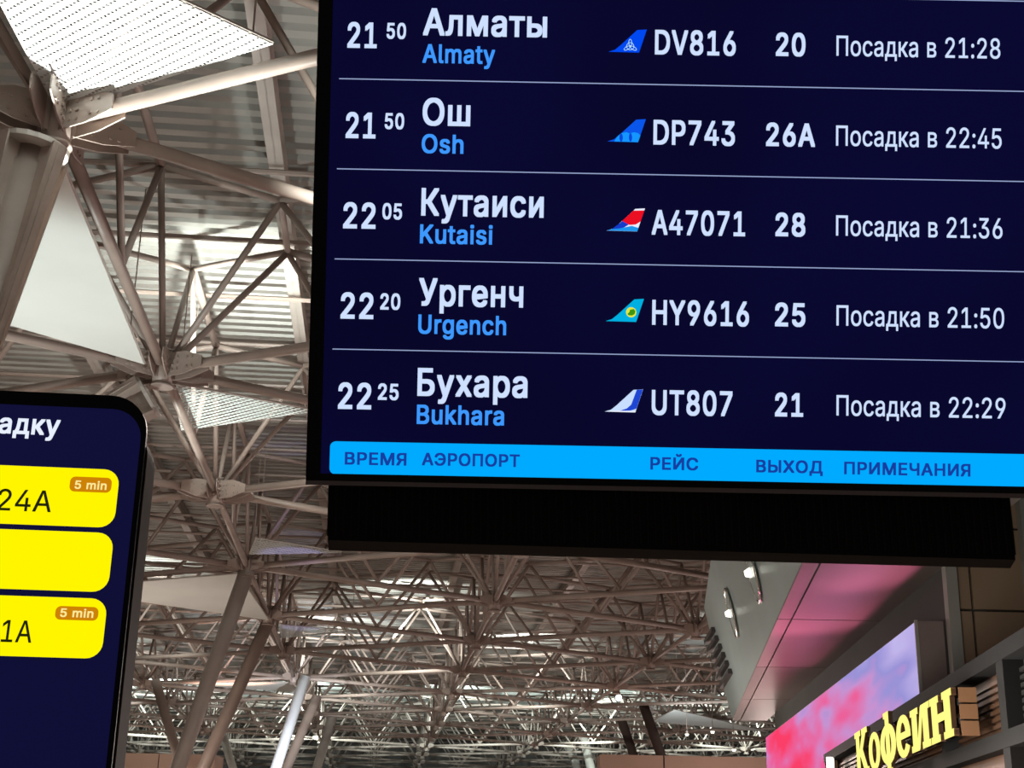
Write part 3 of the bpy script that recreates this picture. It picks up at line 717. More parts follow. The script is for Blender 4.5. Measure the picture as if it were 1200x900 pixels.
# ------------------------------------------------------------------ text on screens
# letter outlines (500 units per em): advance, then closed loops; ";" starts a hole, "/" a new piece
GLYPHS = {
 '0': (227, '113 -3,100 -2,87 0,76 5,65 12,56 21,47 31,40 43,34 57,30 72,27 89,25 107,24 127,25 147,27 165,30 182,35 197,40 211,48 223,56 234,65 242,76 249,87 254,100 257,113 258,127 257,139 254,151 249,161 242,171 234,179 223,186 211,192 197,197 182,200 165,202 147,203 127,202 107,200 89,197 72,192 57,186 43,179 31,171 21,162 12,151 5,140 0,127 -2;113 25,131 28,145 37,151 44,157 52,161 61,165 72,168 84,170 97,171 111,172 127,171 143,170 157,168 170,165 182,161 193,157 203,151 211,145 218,131 227,113 230,96 227,82 218,75 211,70 203,65 193,62 182,59 170,56 157,55 143,55 127,55 111,56 97,59 84,62 72,65 61,70 52,75 44,82 37,96 28'),
 '1': (227, '38 0,38 27,195 27,195 0/138 254,138 0,106 0,106 224,105 224,43 179,43 213,99 254'),
 '2': (227, '32 0,32 24,117 114,130 129,141 141,149 153,155 163,159 174,160 186,159 198,154 209,146 218,137 224,125 228,112 230,98 228,86 224,77 216,69 207,65 195,64 181,33 181,33 192,35 202,39 212,43 221,55 237,72 248,81 252,91 255,101 257,112 258,124 257,134 255,144 252,153 248,169 237,181 223,188 205,191 186,189 172,185 159,179 145,168 129,161 121,153 111,144 101,133 90,76 30,76 28,195 28,195 0'),
 '3': (227, '109 -3,98 -3,87 -1,76 1,66 5,49 15,35 29,26 46,22 66,55 66,57 54,63 44,72 35,83 30,95 26,109 25,124 26,138 30,149 37,157 46,163 58,165 72,163 86,158 98,150 109,137 117,121 122,101 124,78 124,78 150,144 224,144 226,35 226,35 254,186 254,186 230,106 139,106 144,119 145,132 144,144 142,154 138,164 133,172 127,179 119,185 111,190 102,194 93,196 83,196 72,196 62,194 51,190 42,185 33,179 25,172 18,164 12,154 6,144 2,133 -1,121 -3'),
 '4': (227, '20 53,20 79,123 254,155 254,54 83,54 81,207 81,207 53/141 0,141 61,141 73,141 159,171 159,171 0'),
 '5': (227, '111 -3,100 -3,89 -1,79 2,70 6,54 16,41 30,33 47,30 65,61 65,64 54,69 44,77 36,87 30,98 26,111 25,125 27,138 32,149 41,157 52,162 66,164 81,162 97,157 111,148 122,137 131,124 137,109 138,96 137,84 134,73 129,64 123,34 126,48 254,183 254,183 226,75 226,67 151,68 151,77 157,89 162,101 166,115 167,131 165,147 160,161 153,172 143,182 130,189 116,194 99,195 82,195 70,193 58,189 48,184 38,178 29,171 21,163 14,154 8,144 3,134 -1,123 -3'),
 '6': (227, '113 -3,102 -3,91 -1,81 3,71 7,62 13,55 20,48 28,42 37,38 47,34 58,32 69,32 81,34 100,40 119,45 130,51 142,59 156,69 170,126 254,161 254,75 131,73 131,77 137,83 144,90 149,98 153,107 156,117 157,129 156,139 155,149 152,158 147,173 136,185 120,189 111,192 101,194 90,194 79,194 67,192 56,188 46,184 36,178 28,171 20,164 13,155 7,146 3,135 -1,125 -3;113 24,127 26,139 31,149 40,157 51,162 64,164 79,162 94,157 107,149 118,139 126,127 131,113 133,99 131,87 126,77 118,69 107,64 94,62 79,64 64,69 51,77 40,87 31,99 26'),
 '7': (227, '48 0,162 224,162 226,31 226,31 254,195 254,195 224,82 0'),
 '8': (227, '113 -3,101 -3,89 -1,78 2,68 6,50 17,37 31,29 48,26 68,28 83,33 98,40 110,51 121,63 128,76 132,76 133,59 141,46 154,38 171,35 190,38 209,45 225,57 239,73 249,82 253,92 256,102 257,113 258,124 257,134 256,144 253,153 249,169 239,181 225,188 209,191 190,188 171,180 154,167 141,150 133,150 132,164 128,176 121,186 110,194 98,199 83,200 68,198 48,189 31,176 17,158 6,148 2,137 -1,126 -3;113 25,129 26,142 30,153 37,161 46,167 57,168 69,167 83,161 94,153 104,141 111,128 116,113 118,98 116,85 111,73 104,65 94,59 83,58 69,59 57,64 46,73 37,84 30,97 26;113 145,126 146,137 150,146 157,154 165,158 176,160 188,158 200,154 210,147 218,138 225,126 229,113 230,100 229,89 225,79 218,72 210,68 200,66 188,68 176,72 165,79 157,89 150,100 146'),
 '9': (227, '113 258,125 257,135 255,146 252,155 247,164 241,171 234,178 226,184 217,189 207,192 197,194 185,194 173,192 155,186 135,181 124,175 112,167 99,158 84,100 0,65 0,151 124,154 124,149 117,144 111,137 105,128 101,119 98,109 97,98 98,87 100,78 103,69 107,53 119,41 134,37 144,34 154,32 164,32 176,32 187,34 198,38 209,42 218,48 227,55 235,63 241,71 247,81 252,91 255,102 257;113 230,99 228,87 223,77 215,69 204,64 191,63 176,64 161,69 148,77 137,87 129,99 123,113 122,127 123,139 129,149 137,157 147,162 160,164 175,162 190,157 204,150 215,139 223,127 228'),
 ':': (94, '48 -2,39 -1,31 4,26 12,25 20,26 29,31 37,39 42,48 43,56 42,64 37,69 29,71 20,69 12,64 4,56 -1/48 135,39 137,31 142,26 149,25 158,26 167,31 174,39 179,48 181,56 179,64 174,69 167,71 158,69 149,64 142,56 137'),
 'A': (240, '8 0,101 254,138 254,231 0,198 0,144 151,138 167,132 186,129 197,125 210,121 224,116 239,123 239,118 224,114 209,110 197,106 185,100 166,95 151,43 0/55 71,55 99,185 99,185 71'),
 'B': (228, '30 0,30 254,121 254,133 254,145 252,155 249,164 245,180 235,190 221,197 205,199 187,198 172,193 160,187 150,178 143,168 137,157 133,157 131,170 129,182 123,192 114,201 102,207 86,209 68,207 50,200 33,189 20,172 9,162 5,151 2,138 1,123 0;62 29,122 29,136 29,148 31,157 35,165 40,175 53,178 68,176 81,171 92,163 102,153 109,140 114,124 115,62 115;62 143,119 143,132 144,144 148,154 155,162 163,166 174,168 186,165 202,156 214,141 223,120 226,62 226'),
 'D': (251, '109 0,48 0,48 29,107 29,122 29,136 31,148 35,159 40,169 47,177 55,184 64,189 75,194 86,197 99,199 113,200 128,199 142,197 156,194 169,190 180,184 191,177 200,169 208,160 214,149 219,138 223,125 225,110 226,47 226,47 254,113 254,131 253,147 251,162 246,176 239,189 231,200 221,209 209,217 196,223 181,227 164,230 147,231 128,230 109,227 91,223 74,217 59,209 46,199 34,188 24,175 15,161 9,145 4,128 1/62 254,62 0,30 0,30 254'),
 'H': (258, '30 0,30 254,62 254,62 144,196 144,196 254,228 254,228 0,196 0,196 116,62 116,62 0'),
 'K': (233, '52 73,52 108,61 119,70 131,78 141,87 152,96 162,106 172,182 254,224 254,116 138,114 138/30 0,30 254,62 254,62 167,62 112,62 97,62 0/186 0,94 130,114 155,224 0'),
 'O': (267, '133 -3,118 -2,103 1,88 6,75 12,63 21,52 32,43 44,35 58,28 73,24 90,21 108,20 127,21 146,24 165,28 181,35 197,43 210,52 223,63 233,75 242,88 249,103 254,118 257,133 258,149 257,164 254,179 249,192 242,204 233,215 223,224 210,232 197,238 181,243 165,246 146,247 127,246 108,243 90,238 73,232 58,224 44,215 32,204 21,192 12,179 6,164 1,149 -2;133 26,145 27,155 29,165 33,175 38,184 44,191 52,198 61,204 72,209 84,212 97,214 111,215 127,214 143,212 157,209 170,204 182,198 193,191 202,184 210,175 216,165 221,155 225,145 227,133 228,122 227,112 225,102 221,92 216,83 210,75 202,69 193,63 182,58 170,54 157,52 143,52 127,52 111,54 97,58 84,63 72,69 62,75 52,83 45,92 38,102 33,112 29,122 27'),
 'P': (222, '46 254,118 254,132 254,144 252,156 248,166 244,175 238,183 231,190 223,195 215,199 205,202 195,204 185,204 174,204 163,202 152,199 142,195 133,190 124,183 116,175 109,166 104,156 99,144 96,132 94,118 93,55 93,55 121,116 121,134 123,149 128,159 136,167 147,171 160,172 174,171 188,167 201,159 211,148 219,134 224,116 226,46 226/30 0,62 0,62 254,30 254'),
 'T': (224, '16 226,16 254,208 254,208 226,128 226,128 0,96 0,96 226'),
 'U': (259, '129 -4,115 -3,101 -1,89 3,77 8,66 14,57 22,49 30,42 40,37 51,33 62,31 74,30 87,30 254,62 254,62 89,64 72,70 57,80 44,94 34,110 28,129 26,149 28,165 34,179 44,188 57,194 72,196 89,196 254,229 254,229 87,228 74,226 62,222 51,216 40,210 30,201 22,192 14,182 8,170 3,157 -1,144 -3'),
 'V': (240, '102 0,8 254,42 254,96 103,101 88,108 69,111 57,115 45,119 31,124 15,117 15,122 31,126 45,130 58,133 69,140 88,145 103,197 254,231 254,139 0'),
 'Y': (236, '102 0,102 104,8 254,46 254,96 172,104 159,111 146,118 132,125 115,112 115,119 132,126 146,133 159,140 172,191 254,228 254,134 104,134 0'),
 'a': (195, '80 -4,63 -3,47 2,34 11,24 22,17 37,15 54,17 69,22 80,29 90,39 97,50 102,63 105,76 108,89 110,117 113,126 115,133 117,136 121,138 127,138 128,137 139,133 148,128 156,120 161,110 164,98 165,85 164,75 161,66 156,59 150,54 144,50 137,20 146,29 161,39 173,52 182,66 188,82 191,97 192,108 192,119 190,131 186,143 180,153 172,161 160,167 145,168 126,168 0,138 0,138 26,136 26,132 19,126 12,118 6,108 1,95 -3;85 23,101 24,114 29,124 37,132 47,136 57,138 69,138 95,130 91,123 89,116 88,100 86,88 84,77 82,67 79,58 75,52 70,47 62,46 52,47 43,51 36,57 30,65 26,74 24'),
 'c': (198, '104 -4,91 -3,79 -1,69 3,58 8,49 15,41 23,34 32,28 43,23 54,20 66,18 80,17 94,18 108,20 122,23 134,28 146,34 156,41 165,49 173,58 180,69 185,79 189,91 191,104 192,117 191,130 189,142 184,153 178,162 170,170 161,176 150,181 138,151 131,149 138,145 145,141 150,135 155,128 159,121 162,113 164,104 165,86 162,73 155,62 144,54 129,50 112,48 94,50 75,54 59,62 44,73 33,86 26,104 23,113 24,121 26,129 29,135 33,141 38,146 44,149 51,152 59,181 51,177 39,171 28,163 19,153 11,142 4,130 0,117 -3'),
 'e': (202, '106 -4,93 -3,80 -1,69 3,58 8,49 15,41 23,34 32,28 42,23 54,20 66,18 79,17 93,18 108,20 121,23 133,28 145,33 155,40 165,48 173,58 180,68 185,78 189,90 191,103 192,118 191,133 187,147 180,160 170,170 157,179 141,182 131,184 121,185 109,186 97,186 85,37 85,37 110,169 110,155 101,153 119,149 134,141 147,131 157,118 163,103 165,87 163,73 157,62 147,54 135,50 121,48 105,48 89,50 69,55 53,64 40,76 31,90 25,106 23,117 24,127 26,135 31,143 36,149 44,153 53,182 45,177 32,168 20,156 10,141 2,125 -3'),
 'g': (213, '103 -75,84 -74,67 -70,53 -63,41 -55,32 -45,25 -35,51 -20,55 -26,61 -33,68 -39,77 -44,89 -48,103 -49,124 -46,141 -38,152 -23,156 -3,156 34,153 34,149 28,143 21,136 14,126 8,114 4,97 2,86 3,76 5,66 9,56 13,48 19,40 27,33 35,28 45,23 56,20 68,18 81,17 96,18 110,20 123,23 135,27 147,33 157,40 166,48 174,56 180,66 185,76 189,87 191,98 192,114 191,127 186,137 180,144 173,150 166,154 159,157 159,157 190,186 190,186 -4,186 -16,183 -27,180 -36,175 -45,162 -59,145 -68,136 -71,125 -73,115 -75;102 30,118 32,132 38,142 47,150 61,155 77,156 96,155 115,150 132,142 146,132 156,119 163,102 165,86 163,73 156,62 145,54 131,50 115,48 96,50 78,54 61,62 48,73 38,86 32'),
 'h': (205, '57 113,57 0,26 0,26 254,57 254,57 144,51 144,56 156,62 166,68 175,76 181,94 189,114 192,132 190,148 184,161 174,170 160,174 152,177 142,178 132,179 120,179 0,148 0,148 118,145 137,136 152,123 161,105 165,92 163,80 159,71 151,63 141,58 129'),
 'i': (83, '26 0,26 190,57 190,57 0/42 221,34 223,27 227,22 234,21 242,22 249,27 256,34 260,42 262,50 260,57 256,62 249,63 242,62 234,57 227,50 223'),
 'k': (190, '55 68,55 106,60 106,142 190,180 190,92 100,89 100/26 0,26 254,57 254,57 0/147 0,74 93,96 114,186 0'),
 'l': (95, '70 -1,50 2,37 10,29 24,26 42,26 254,57 254,57 49,58 38,60 31,65 27,73 26,80 26,85 27,90 1,81 0,75 -1'),
 'm': (305, '26 0,26 190,56 190,56 148,54 148,59 162,66 173,75 182,86 188,98 192,110 193,129 190,144 180,154 166,160 147,156 147,161 160,169 172,178 181,190 187,204 192,218 193,234 191,249 186,261 177,270 164,276 148,278 128,278 0,248 0,248 127,245 145,236 156,224 163,209 165,197 164,187 160,179 153,173 145,169 135,168 124,168 0,137 0,137 130,134 144,126 156,115 163,100 165,89 164,79 160,70 154,63 145,58 133,57 119,57 0'),
 'n': (205, '57 113,57 0,26 0,26 190,56 190,56 144,51 144,56 156,62 166,68 175,76 181,94 189,114 192,132 190,147 184,160 174,170 160,174 152,176 142,178 132,179 120,179 0,148 0,148 118,145 137,136 152,123 161,105 165,92 163,80 159,71 151,63 141,58 129'),
 'r': (130, '26 0,26 190,56 190,56 160,58 160,65 173,76 184,90 190,107 192,115 192,122 192,122 161,115 162,109 163,103 163,91 161,80 157,70 151,63 142,58 131,57 118,57 0'),
 's': (183, '91 -4,72 -3,56 2,42 9,31 19,23 32,18 47,47 53,53 40,62 30,75 25,91 23,108 25,122 31,131 40,134 51,132 60,127 68,118 74,106 78,75 85,63 89,52 93,43 98,36 104,27 119,23 137,26 152,33 166,43 177,58 185,74 190,94 192,112 191,127 186,140 179,149 170,157 158,162 145,134 139,129 149,121 158,110 164,94 166,78 164,65 158,57 150,54 139,56 129,62 122,72 116,86 111,115 105,127 101,137 97,146 92,153 86,162 71,166 53,163 37,156 24,145 12,130 3,112 -2'),
 't': (114, '102 190,102 164,3 164,3 190/32 236,63 236,63 49,64 38,68 31,75 26,85 25,93 26,101 27,107 1,102 0,96 -1,90 -2,84 -2,73 -1,62 1,53 5,46 11,36 26,32 46'),
 'u': (205, '91 -3,73 -1,57 5,44 15,35 29,31 38,28 47,27 58,26 69,26 190,57 190,57 72,60 52,68 37,82 28,100 25,113 27,125 31,134 38,142 48,146 61,148 76,148 190,179 190,179 0,149 0,149 46,154 46,149 34,143 23,136 15,129 8,111 0'),
 'y': (195, '24 -69,31 -43,36 -44,44 -45,52 -44,59 -42,65 -37,71 -29,75 -18,81 -1,9 190,42 190,83 78,88 60,93 43,98 27,103 10,92 10,97 27,101 43,106 60,112 78,153 190,186 190,102 -29,96 -43,88 -54,80 -62,70 -68,58 -71,46 -73,39 -72,32 -72'),
 'А': (240, '8 0,101 254,138 254,231 0,198 0,144 151,138 167,132 186,129 197,125 210,121 224,116 239,123 239,118 224,114 209,110 197,106 185,100 166,95 151,43 0/55 71,55 99,185 99,185 71'),
 'Б': (225, '30 0,30 254,182 254,182 226,62 226,62 148,121 148,133 147,145 145,156 143,166 139,183 128,195 114,203 96,205 75,205 64,203 54,200 44,195 35,183 20,166 9,156 5,145 2,133 1,121 0;62 28,120 28,132 29,143 31,152 35,160 41,170 56,174 76,170 94,160 108,152 113,143 117,132 119,120 119,62 119'),
 'В': (228, '30 0,30 254,121 254,133 254,145 252,155 249,164 245,180 235,190 221,197 205,199 187,198 172,193 160,187 150,178 143,168 137,157 133,157 131,170 129,182 123,192 114,201 102,207 86,209 68,207 50,200 33,189 20,172 9,162 5,151 2,138 1,123 0;62 29,122 29,136 29,148 31,157 35,165 40,175 53,178 68,176 81,171 92,163 102,153 109,140 114,124 115,62 115;62 143,119 143,132 144,144 148,154 155,162 163,166 174,168 186,165 202,156 214,141 223,120 226,62 226'),
 'Д': (284, '16 -55,16 28,37 28,43 35,48 43,54 53,59 66,63 81,67 100,68 110,70 121,71 134,72 147,81 254,240 254,240 28,269 28,269 -55,237 -55,237 0,47 0,47 -55;74 28,208 28,208 226,111 226,104 147,103 134,101 121,100 109,98 97,96 85,94 75,91 65,88 56,82 40'),
 'Е': (209, '30 0,30 254,186 254,186 226,62 226,62 143,178 143,178 114,62 114,62 29,188 29,188 0'),
 'И': (262, '232 0,199 0,199 145,200 164,201 192,202 227,208 226,188 191,180 177,173 165,167 155,161 145,68 0,30 0,30 254,62 254,62 97,62 79,62 67,61 54,61 41,59 27,55 27,61 41,68 53,74 65,80 75,90 91,194 254,232 254'),
 'Й': (262, '232 0,199 0,199 145,200 164,201 192,202 227,208 226,188 191,180 177,173 165,167 155,161 145,68 0,30 0,30 254,62 254,62 97,62 79,62 67,61 54,61 41,59 27,55 27,61 41,68 53,74 65,80 75,90 91,194 254,232 254/131 281,118 283,106 288,96 295,88 305,83 317,82 329,104 329,106 319,112 310,120 305,131 303,142 305,150 310,156 319,158 329,181 329,179 317,174 305,166 295,156 288,144 283'),
 'К': (233, '30 0,30 254,62 254,62 144,98 144,181 254,220 254,125 131,224 0,185 0,99 115,62 115,62 0'),
 'М': (314, '30 0,30 254,76 254,139 94,144 79,150 61,156 42,161 24,154 24,159 41,165 61,171 79,176 94,238 254,284 254,284 0,252 0,252 145,252 163,253 184,253 207,253 229,256 229,253 217,249 205,241 181,234 161,228 145,171 0,143 0,85 145,80 160,72 181,65 204,56 229,59 229,60 208,60 186,61 164,61 145,61 0'),
 'Н': (258, '30 0,30 254,62 254,62 144,196 144,196 254,228 254,228 0,196 0,196 116,62 116,62 0'),
 'О': (267, '133 -3,118 -2,103 1,88 6,75 12,63 21,52 32,43 44,35 58,28 73,24 90,21 108,20 127,21 146,24 165,28 181,35 197,43 210,52 223,63 233,75 242,88 249,103 254,118 257,133 258,149 257,164 254,179 249,192 242,204 233,215 223,224 210,232 197,238 181,243 165,246 146,247 127,246 108,243 90,238 73,232 58,224 44,215 32,204 21,192 12,179 6,164 1,149 -2;133 26,145 27,155 29,165 33,175 38,184 44,191 52,198 61,204 72,209 84,212 97,214 111,215 127,214 143,212 157,209 170,204 182,198 193,191 202,184 210,175 216,165 221,155 225,145 227,133 228,122 227,112 225,102 221,92 216,83 210,75 202,69 193,63 182,58 170,54 157,52 143,52 127,52 111,54 97,58 84,63 72,69 62,75 52,83 45,92 38,102 33,112 29,122 27'),
 'П': (258, '228 254,228 0,196 0,196 226,62 226,62 0,30 0,30 254'),
 'Р': (222, '46 254,118 254,132 254,144 252,156 248,166 244,175 238,183 231,190 223,195 215,199 205,202 195,204 185,204 174,204 163,202 152,199 142,195 133,190 124,183 116,175 109,166 104,156 99,144 96,132 94,118 93,55 93,55 121,116 121,134 123,149 128,159 136,167 147,171 160,172 174,171 188,167 201,159 211,148 219,134 224,116 226,46 226/30 0,62 0,62 254,30 254'),
 'С': (255, '134 -3,118 -2,103 1,88 6,75 12,63 21,52 32,43 44,35 58,28 73,24 90,21 108,20 127,21 146,24 165,28 181,35 197,43 210,52 223,63 233,75 242,88 249,103 254,118 257,134 258,152 256,170 252,186 245,201 236,214 224,224 209,232 193,236 174,204 174,200 186,195 197,187 206,179 214,169 220,158 224,146 227,134 228,122 227,111 225,101 221,92 216,83 210,75 202,68 192,62 182,58 170,54 157,52 143,52 127,52 111,54 97,58 84,63 72,68 62,75 53,83 45,92 38,101 33,112 29,122 27,134 26,146 27,158 30,169 34,179 40,187 48,195 57,200 68,204 80,236 80,232 62,224 45,214 31,201 19,187 9,170 2,153 -2'),
 'Т': (224, '16 226,16 254,208 254,208 226,128 226,128 0,96 0,96 226'),
 'У': (218, '43 0,43 29,61 29,72 30,81 33,88 38,93 46,98 58,8 254,44 254,77 178,81 169,85 159,89 150,92 141,99 124,104 108,110 91,116 74,107 74,124 122,128 135,133 149,139 163,145 178,175 254,210 254,122 42,117 30,110 20,102 12,92 5,78 1,61 0'),
 'Х': (237, '9 0,109 142,109 118,15 254,52 254,89 200,96 190,102 181,107 172,112 164,116 156,122 146,116 146,126 164,131 172,136 181,149 200,187 254,223 254,129 119,129 143,228 0,191 0,146 65,134 83,129 90,125 98,120 106,115 116,122 116,117 106,113 98,108 91,103 83,91 65,46 0'),
 'Ч': (243, '111 95,99 95,87 97,76 100,66 103,49 114,37 130,32 140,29 151,27 163,26 176,26 254,59 254,59 176,60 163,63 152,68 143,75 136,83 131,93 127,104 124,116 124,126 124,136 125,146 128,155 131,165 135,174 139,182 144,191 150,191 118,174 109,155 101,145 99,134 97,123 95/181 0,181 254,213 254,213 0'),
 'Ы': (306, '54 154,123 154,136 153,148 152,159 149,169 145,186 133,198 118,203 110,206 100,208 90,209 78,208 67,206 56,203 46,198 37,193 28,186 21,178 15,169 10,159 5,148 2,136 1,123 0,46 0,46 28,123 28,135 29,145 31,154 36,162 42,173 58,177 79,175 92,170 104,162 113,152 120,138 124,123 125,54 125/30 0,62 0,62 254,30 254/276 254,276 0,244 0,244 254'),
 'Э': (255, '122 -3,103 -2,85 2,68 9,54 19,41 31,31 45,23 62,19 80,51 80,55 68,60 57,68 48,76 40,86 34,97 30,109 27,122 26,133 27,144 29,154 33,163 38,172 45,180 53,187 62,193 72,197 84,201 97,203 111,203 127,203 143,201 157,197 170,193 182,187 193,180 202,172 210,163 216,154 221,144 225,133 227,122 228,109 227,97 224,86 220,76 214,68 206,60 197,55 186,51 174,19 174,23 193,31 209,41 224,54 236,69 245,85 252,103 256,122 258,138 257,153 254,167 249,180 242,192 233,203 223,212 210,220 197,227 181,231 165,234 146,235 127,234 108,231 90,227 73,220 58,212 44,203 32,192 21,180 13,167 6,153 1,138 -2/97 116,97 144,215 144,215 116'),
 'Я': (225, '178 226,108 226,90 224,76 220,65 212,58 202,53 190,52 176,53 162,58 150,65 141,76 133,90 129,108 128,177 128,177 99,107 99,93 99,80 101,68 104,58 109,41 120,29 136,25 145,22 154,20 165,20 176,20 187,22 198,25 207,29 217,41 232,58 244,68 249,80 252,92 254,107 254,178 254/162 0,194 0,194 254,162 254/48 0,11 0,73 115,110 115'),
 'а': (195, '80 -4,63 -3,47 2,34 11,24 22,17 37,15 54,17 69,22 80,29 90,39 97,50 102,63 105,76 108,89 110,117 113,126 115,133 117,136 121,138 127,138 128,137 139,133 148,128 156,120 161,110 164,98 165,85 164,75 161,66 156,59 150,54 144,50 137,20 146,29 161,39 173,52 182,66 188,82 191,97 192,108 192,119 190,131 186,143 180,153 172,161 160,167 145,168 126,168 0,138 0,138 26,136 26,132 19,126 12,118 6,108 1,95 -3;85 23,101 24,114 29,124 37,132 47,136 57,138 69,138 95,130 91,123 89,116 88,100 86,88 84,77 82,67 79,58 75,52 70,47 62,46 52,47 43,51 36,57 30,65 26,74 24'),
 'в': (196, '26 0,26 190,104 190,119 189,132 186,143 182,153 176,161 168,167 160,171 150,172 139,169 124,162 113,150 105,135 100,146 97,156 92,165 85,173 76,177 65,179 51,177 37,171 25,162 15,150 7,134 2,116 0;55 28,116 28,129 30,139 35,146 43,148 54,146 67,139 76,129 82,116 84,55 84;55 110,104 110,120 112,131 117,139 126,141 137,139 147,131 155,120 160,104 162,55 162'),
 'г': (152, '145 190,145 161,57 161,57 0,26 0,26 190'),
 'д': (214, '6 -55,6 28,22 28,28 34,32 41,36 49,40 58,42 69,45 82,47 97,49 115,55 190,178 190,178 28,207 28,207 -55,177 -55,177 0,37 0,37 -55;57 28,148 28,148 161,83 161,79 115,77 101,75 87,73 75,71 63,65 44'),
 'е': (202, '106 -4,93 -3,80 -1,69 3,58 8,49 15,41 23,34 32,28 42,23 54,20 66,18 79,17 93,18 108,20 121,23 133,28 145,33 155,40 165,48 173,58 180,68 185,78 189,90 191,103 192,118 191,133 187,147 180,160 170,170 157,179 141,182 131,184 121,185 109,186 97,186 85,37 85,37 110,169 110,155 101,153 119,149 134,141 147,131 157,118 163,103 165,87 163,73 157,62 147,54 135,50 121,48 105,48 89,50 69,55 53,64 40,76 31,90 25,106 23,117 24,127 26,135 31,143 36,149 44,153 53,182 45,177 32,168 20,156 10,141 2,125 -3'),
 'и': (205, '179 0,148 0,148 137,146 137,55 0,26 0,26 190,57 190,57 52,59 52,150 190,179 190'),
 'к': (188, '26 0,26 190,57 190,57 108,76 108,144 190,183 190,107 98,184 0,145 0,83 79,57 79,57 0'),
 'л': (200, '3 0,3 28,10 28,18 29,24 31,29 36,33 43,37 53,39 66,41 84,42 105,45 190,174 190,174 0,143 0,143 161,74 161,72 95,71 80,69 66,67 53,65 42,57 24,47 10,33 3,14 0'),
 'м': (268, '26 0,26 190,72 190,116 84,120 75,123 66,128 50,133 35,137 20,131 20,135 35,139 50,145 66,148 75,151 84,195 190,241 190,241 0,210 0,210 99,211 118,211 138,211 157,212 177,215 177,211 163,207 150,204 138,199 126,194 113,188 99,147 0,120 0,78 99,72 113,67 126,63 138,59 150,55 163,51 177,56 177,56 159,56 139,57 119,57 99,57 0'),
 'н': (204, '154 111,154 83,50 83,50 111/57 190,57 0,26 0,26 190/178 190,178 0,147 0,147 190'),
 'о': (208, '104 -4,91 -3,79 -1,69 3,58 8,49 15,41 23,34 32,28 43,23 54,20 66,18 80,17 94,18 108,20 122,23 134,28 146,34 156,41 165,49 173,58 180,69 185,79 189,91 191,104 192,116 191,128 189,139 185,149 180,159 173,167 165,174 156,180 146,184 134,188 122,190 108,191 94,190 80,188 66,184 54,180 43,174 32,167 23,159 15,149 8,139 3,128 -1,116 -3;104 23,121 26,135 33,146 44,154 59,158 75,160 94,158 112,154 129,146 144,135 155,121 162,104 165,86 162,73 155,62 144,54 129,50 112,48 94,50 75,54 59,62 44,73 33,86 26'),
 'п': (204, '178 190,178 0,147 0,147 161,57 161,57 0,26 0,26 190'),
 'р': (212, '26 -71,26 190,56 190,56 160,59 160,63 166,69 173,76 180,86 186,98 191,115 192,126 191,137 189,147 185,156 180,165 174,173 166,179 157,185 146,189 135,193 122,194 109,195 94,194 80,193 66,189 54,185 42,179 32,173 23,165 15,157 8,147 3,137 -1,126 -3,115 -4,99 -3,86 2,76 8,69 16,63 23,59 29,57 29,57 -71;110 23,126 26,140 33,150 44,158 58,163 75,164 95,163 114,158 131,150 145,140 156,126 163,110 165,94 163,81 156,70 145,62 131,58 114,56 95,58 75,63 58,70 43,81 32,94 26'),
 'с': (198, '104 -4,91 -3,79 -1,69 3,58 8,49 15,41 23,34 32,28 43,23 54,20 66,18 80,17 94,18 108,20 122,23 134,28 146,34 156,41 165,49 173,58 180,69 185,79 189,91 191,104 192,117 191,130 189,142 184,153 178,162 170,170 161,176 150,181 138,151 131,149 138,145 145,141 150,135 155,128 159,121 162,113 164,104 165,86 162,73 155,62 144,54 129,50 112,48 94,50 75,54 59,62 44,73 33,86 26,104 23,113 24,121 26,129 29,135 33,141 38,146 44,149 51,152 59,181 51,177 39,171 28,163 19,153 11,142 4,130 0,117 -3'),
 'т': (163, '66 0,66 162,3 162,3 190,159 190,159 162,97 162,97 0'),
 'у': (195, '24 -69,31 -43,36 -44,44 -45,52 -44,59 -42,65 -37,71 -29,75 -18,81 -1,9 190,42 190,83 78,88 60,93 43,98 27,103 10,92 10,97 27,101 43,106 60,112 78,153 190,186 190,102 -29,96 -43,88 -54,80 -62,70 -68,58 -71,46 -73,39 -72,32 -72'),
 'х': (189, '10 0,86 109,86 86,14 190,50 190,74 153,82 139,90 127,97 115,104 103,88 103,95 115,101 127,108 139,117 153,141 190,176 190,104 84,104 107,179 0,143 0,115 43,107 56,100 68,93 80,86 91,102 91,95 80,89 68,82 56,74 43,46 0'),
 'ч': (201, '99 59,83 60,69 64,57 69,46 77,37 87,31 99,28 113,26 129,26 190,57 190,57 129,60 110,69 97,82 90,99 87,116 88,132 91,147 95,162 100,162 71,152 68,142 65,132 63,122 61,111 60/144 0,144 190,174 190,174 0'),
 'ш': (286, '26 190,57 190,57 28,128 28,128 190,158 190,158 28,229 28,229 190,260 190,260 0,26 0'),
 'ы': (255, '52 122,107 122,128 120,145 114,159 105,169 93,175 78,177 62,175 45,169 30,159 18,145 8,128 2,107 0,41 0,41 28,107 28,123 30,135 37,143 47,146 60,143 74,135 84,123 91,107 94,52 94/26 0,57 0,57 190,26 190/198 0,198 190,229 190,229 0'),
}
def glyph(ch):
    w, code = GLYPHS[ch]; vs = []; fs = []
    for piece in code.split('/'):
        loops = [[Vector((*map(int, p.split()), 0)) / 500 for p in c.split(',')] for c in piece.split(';')]
        k = len(vs); vs += [p for l in loops for p in l]
        fs += [[i + k for i in t] for t in tessellate_polygon(loops)]
    return vs, fs, w / 500
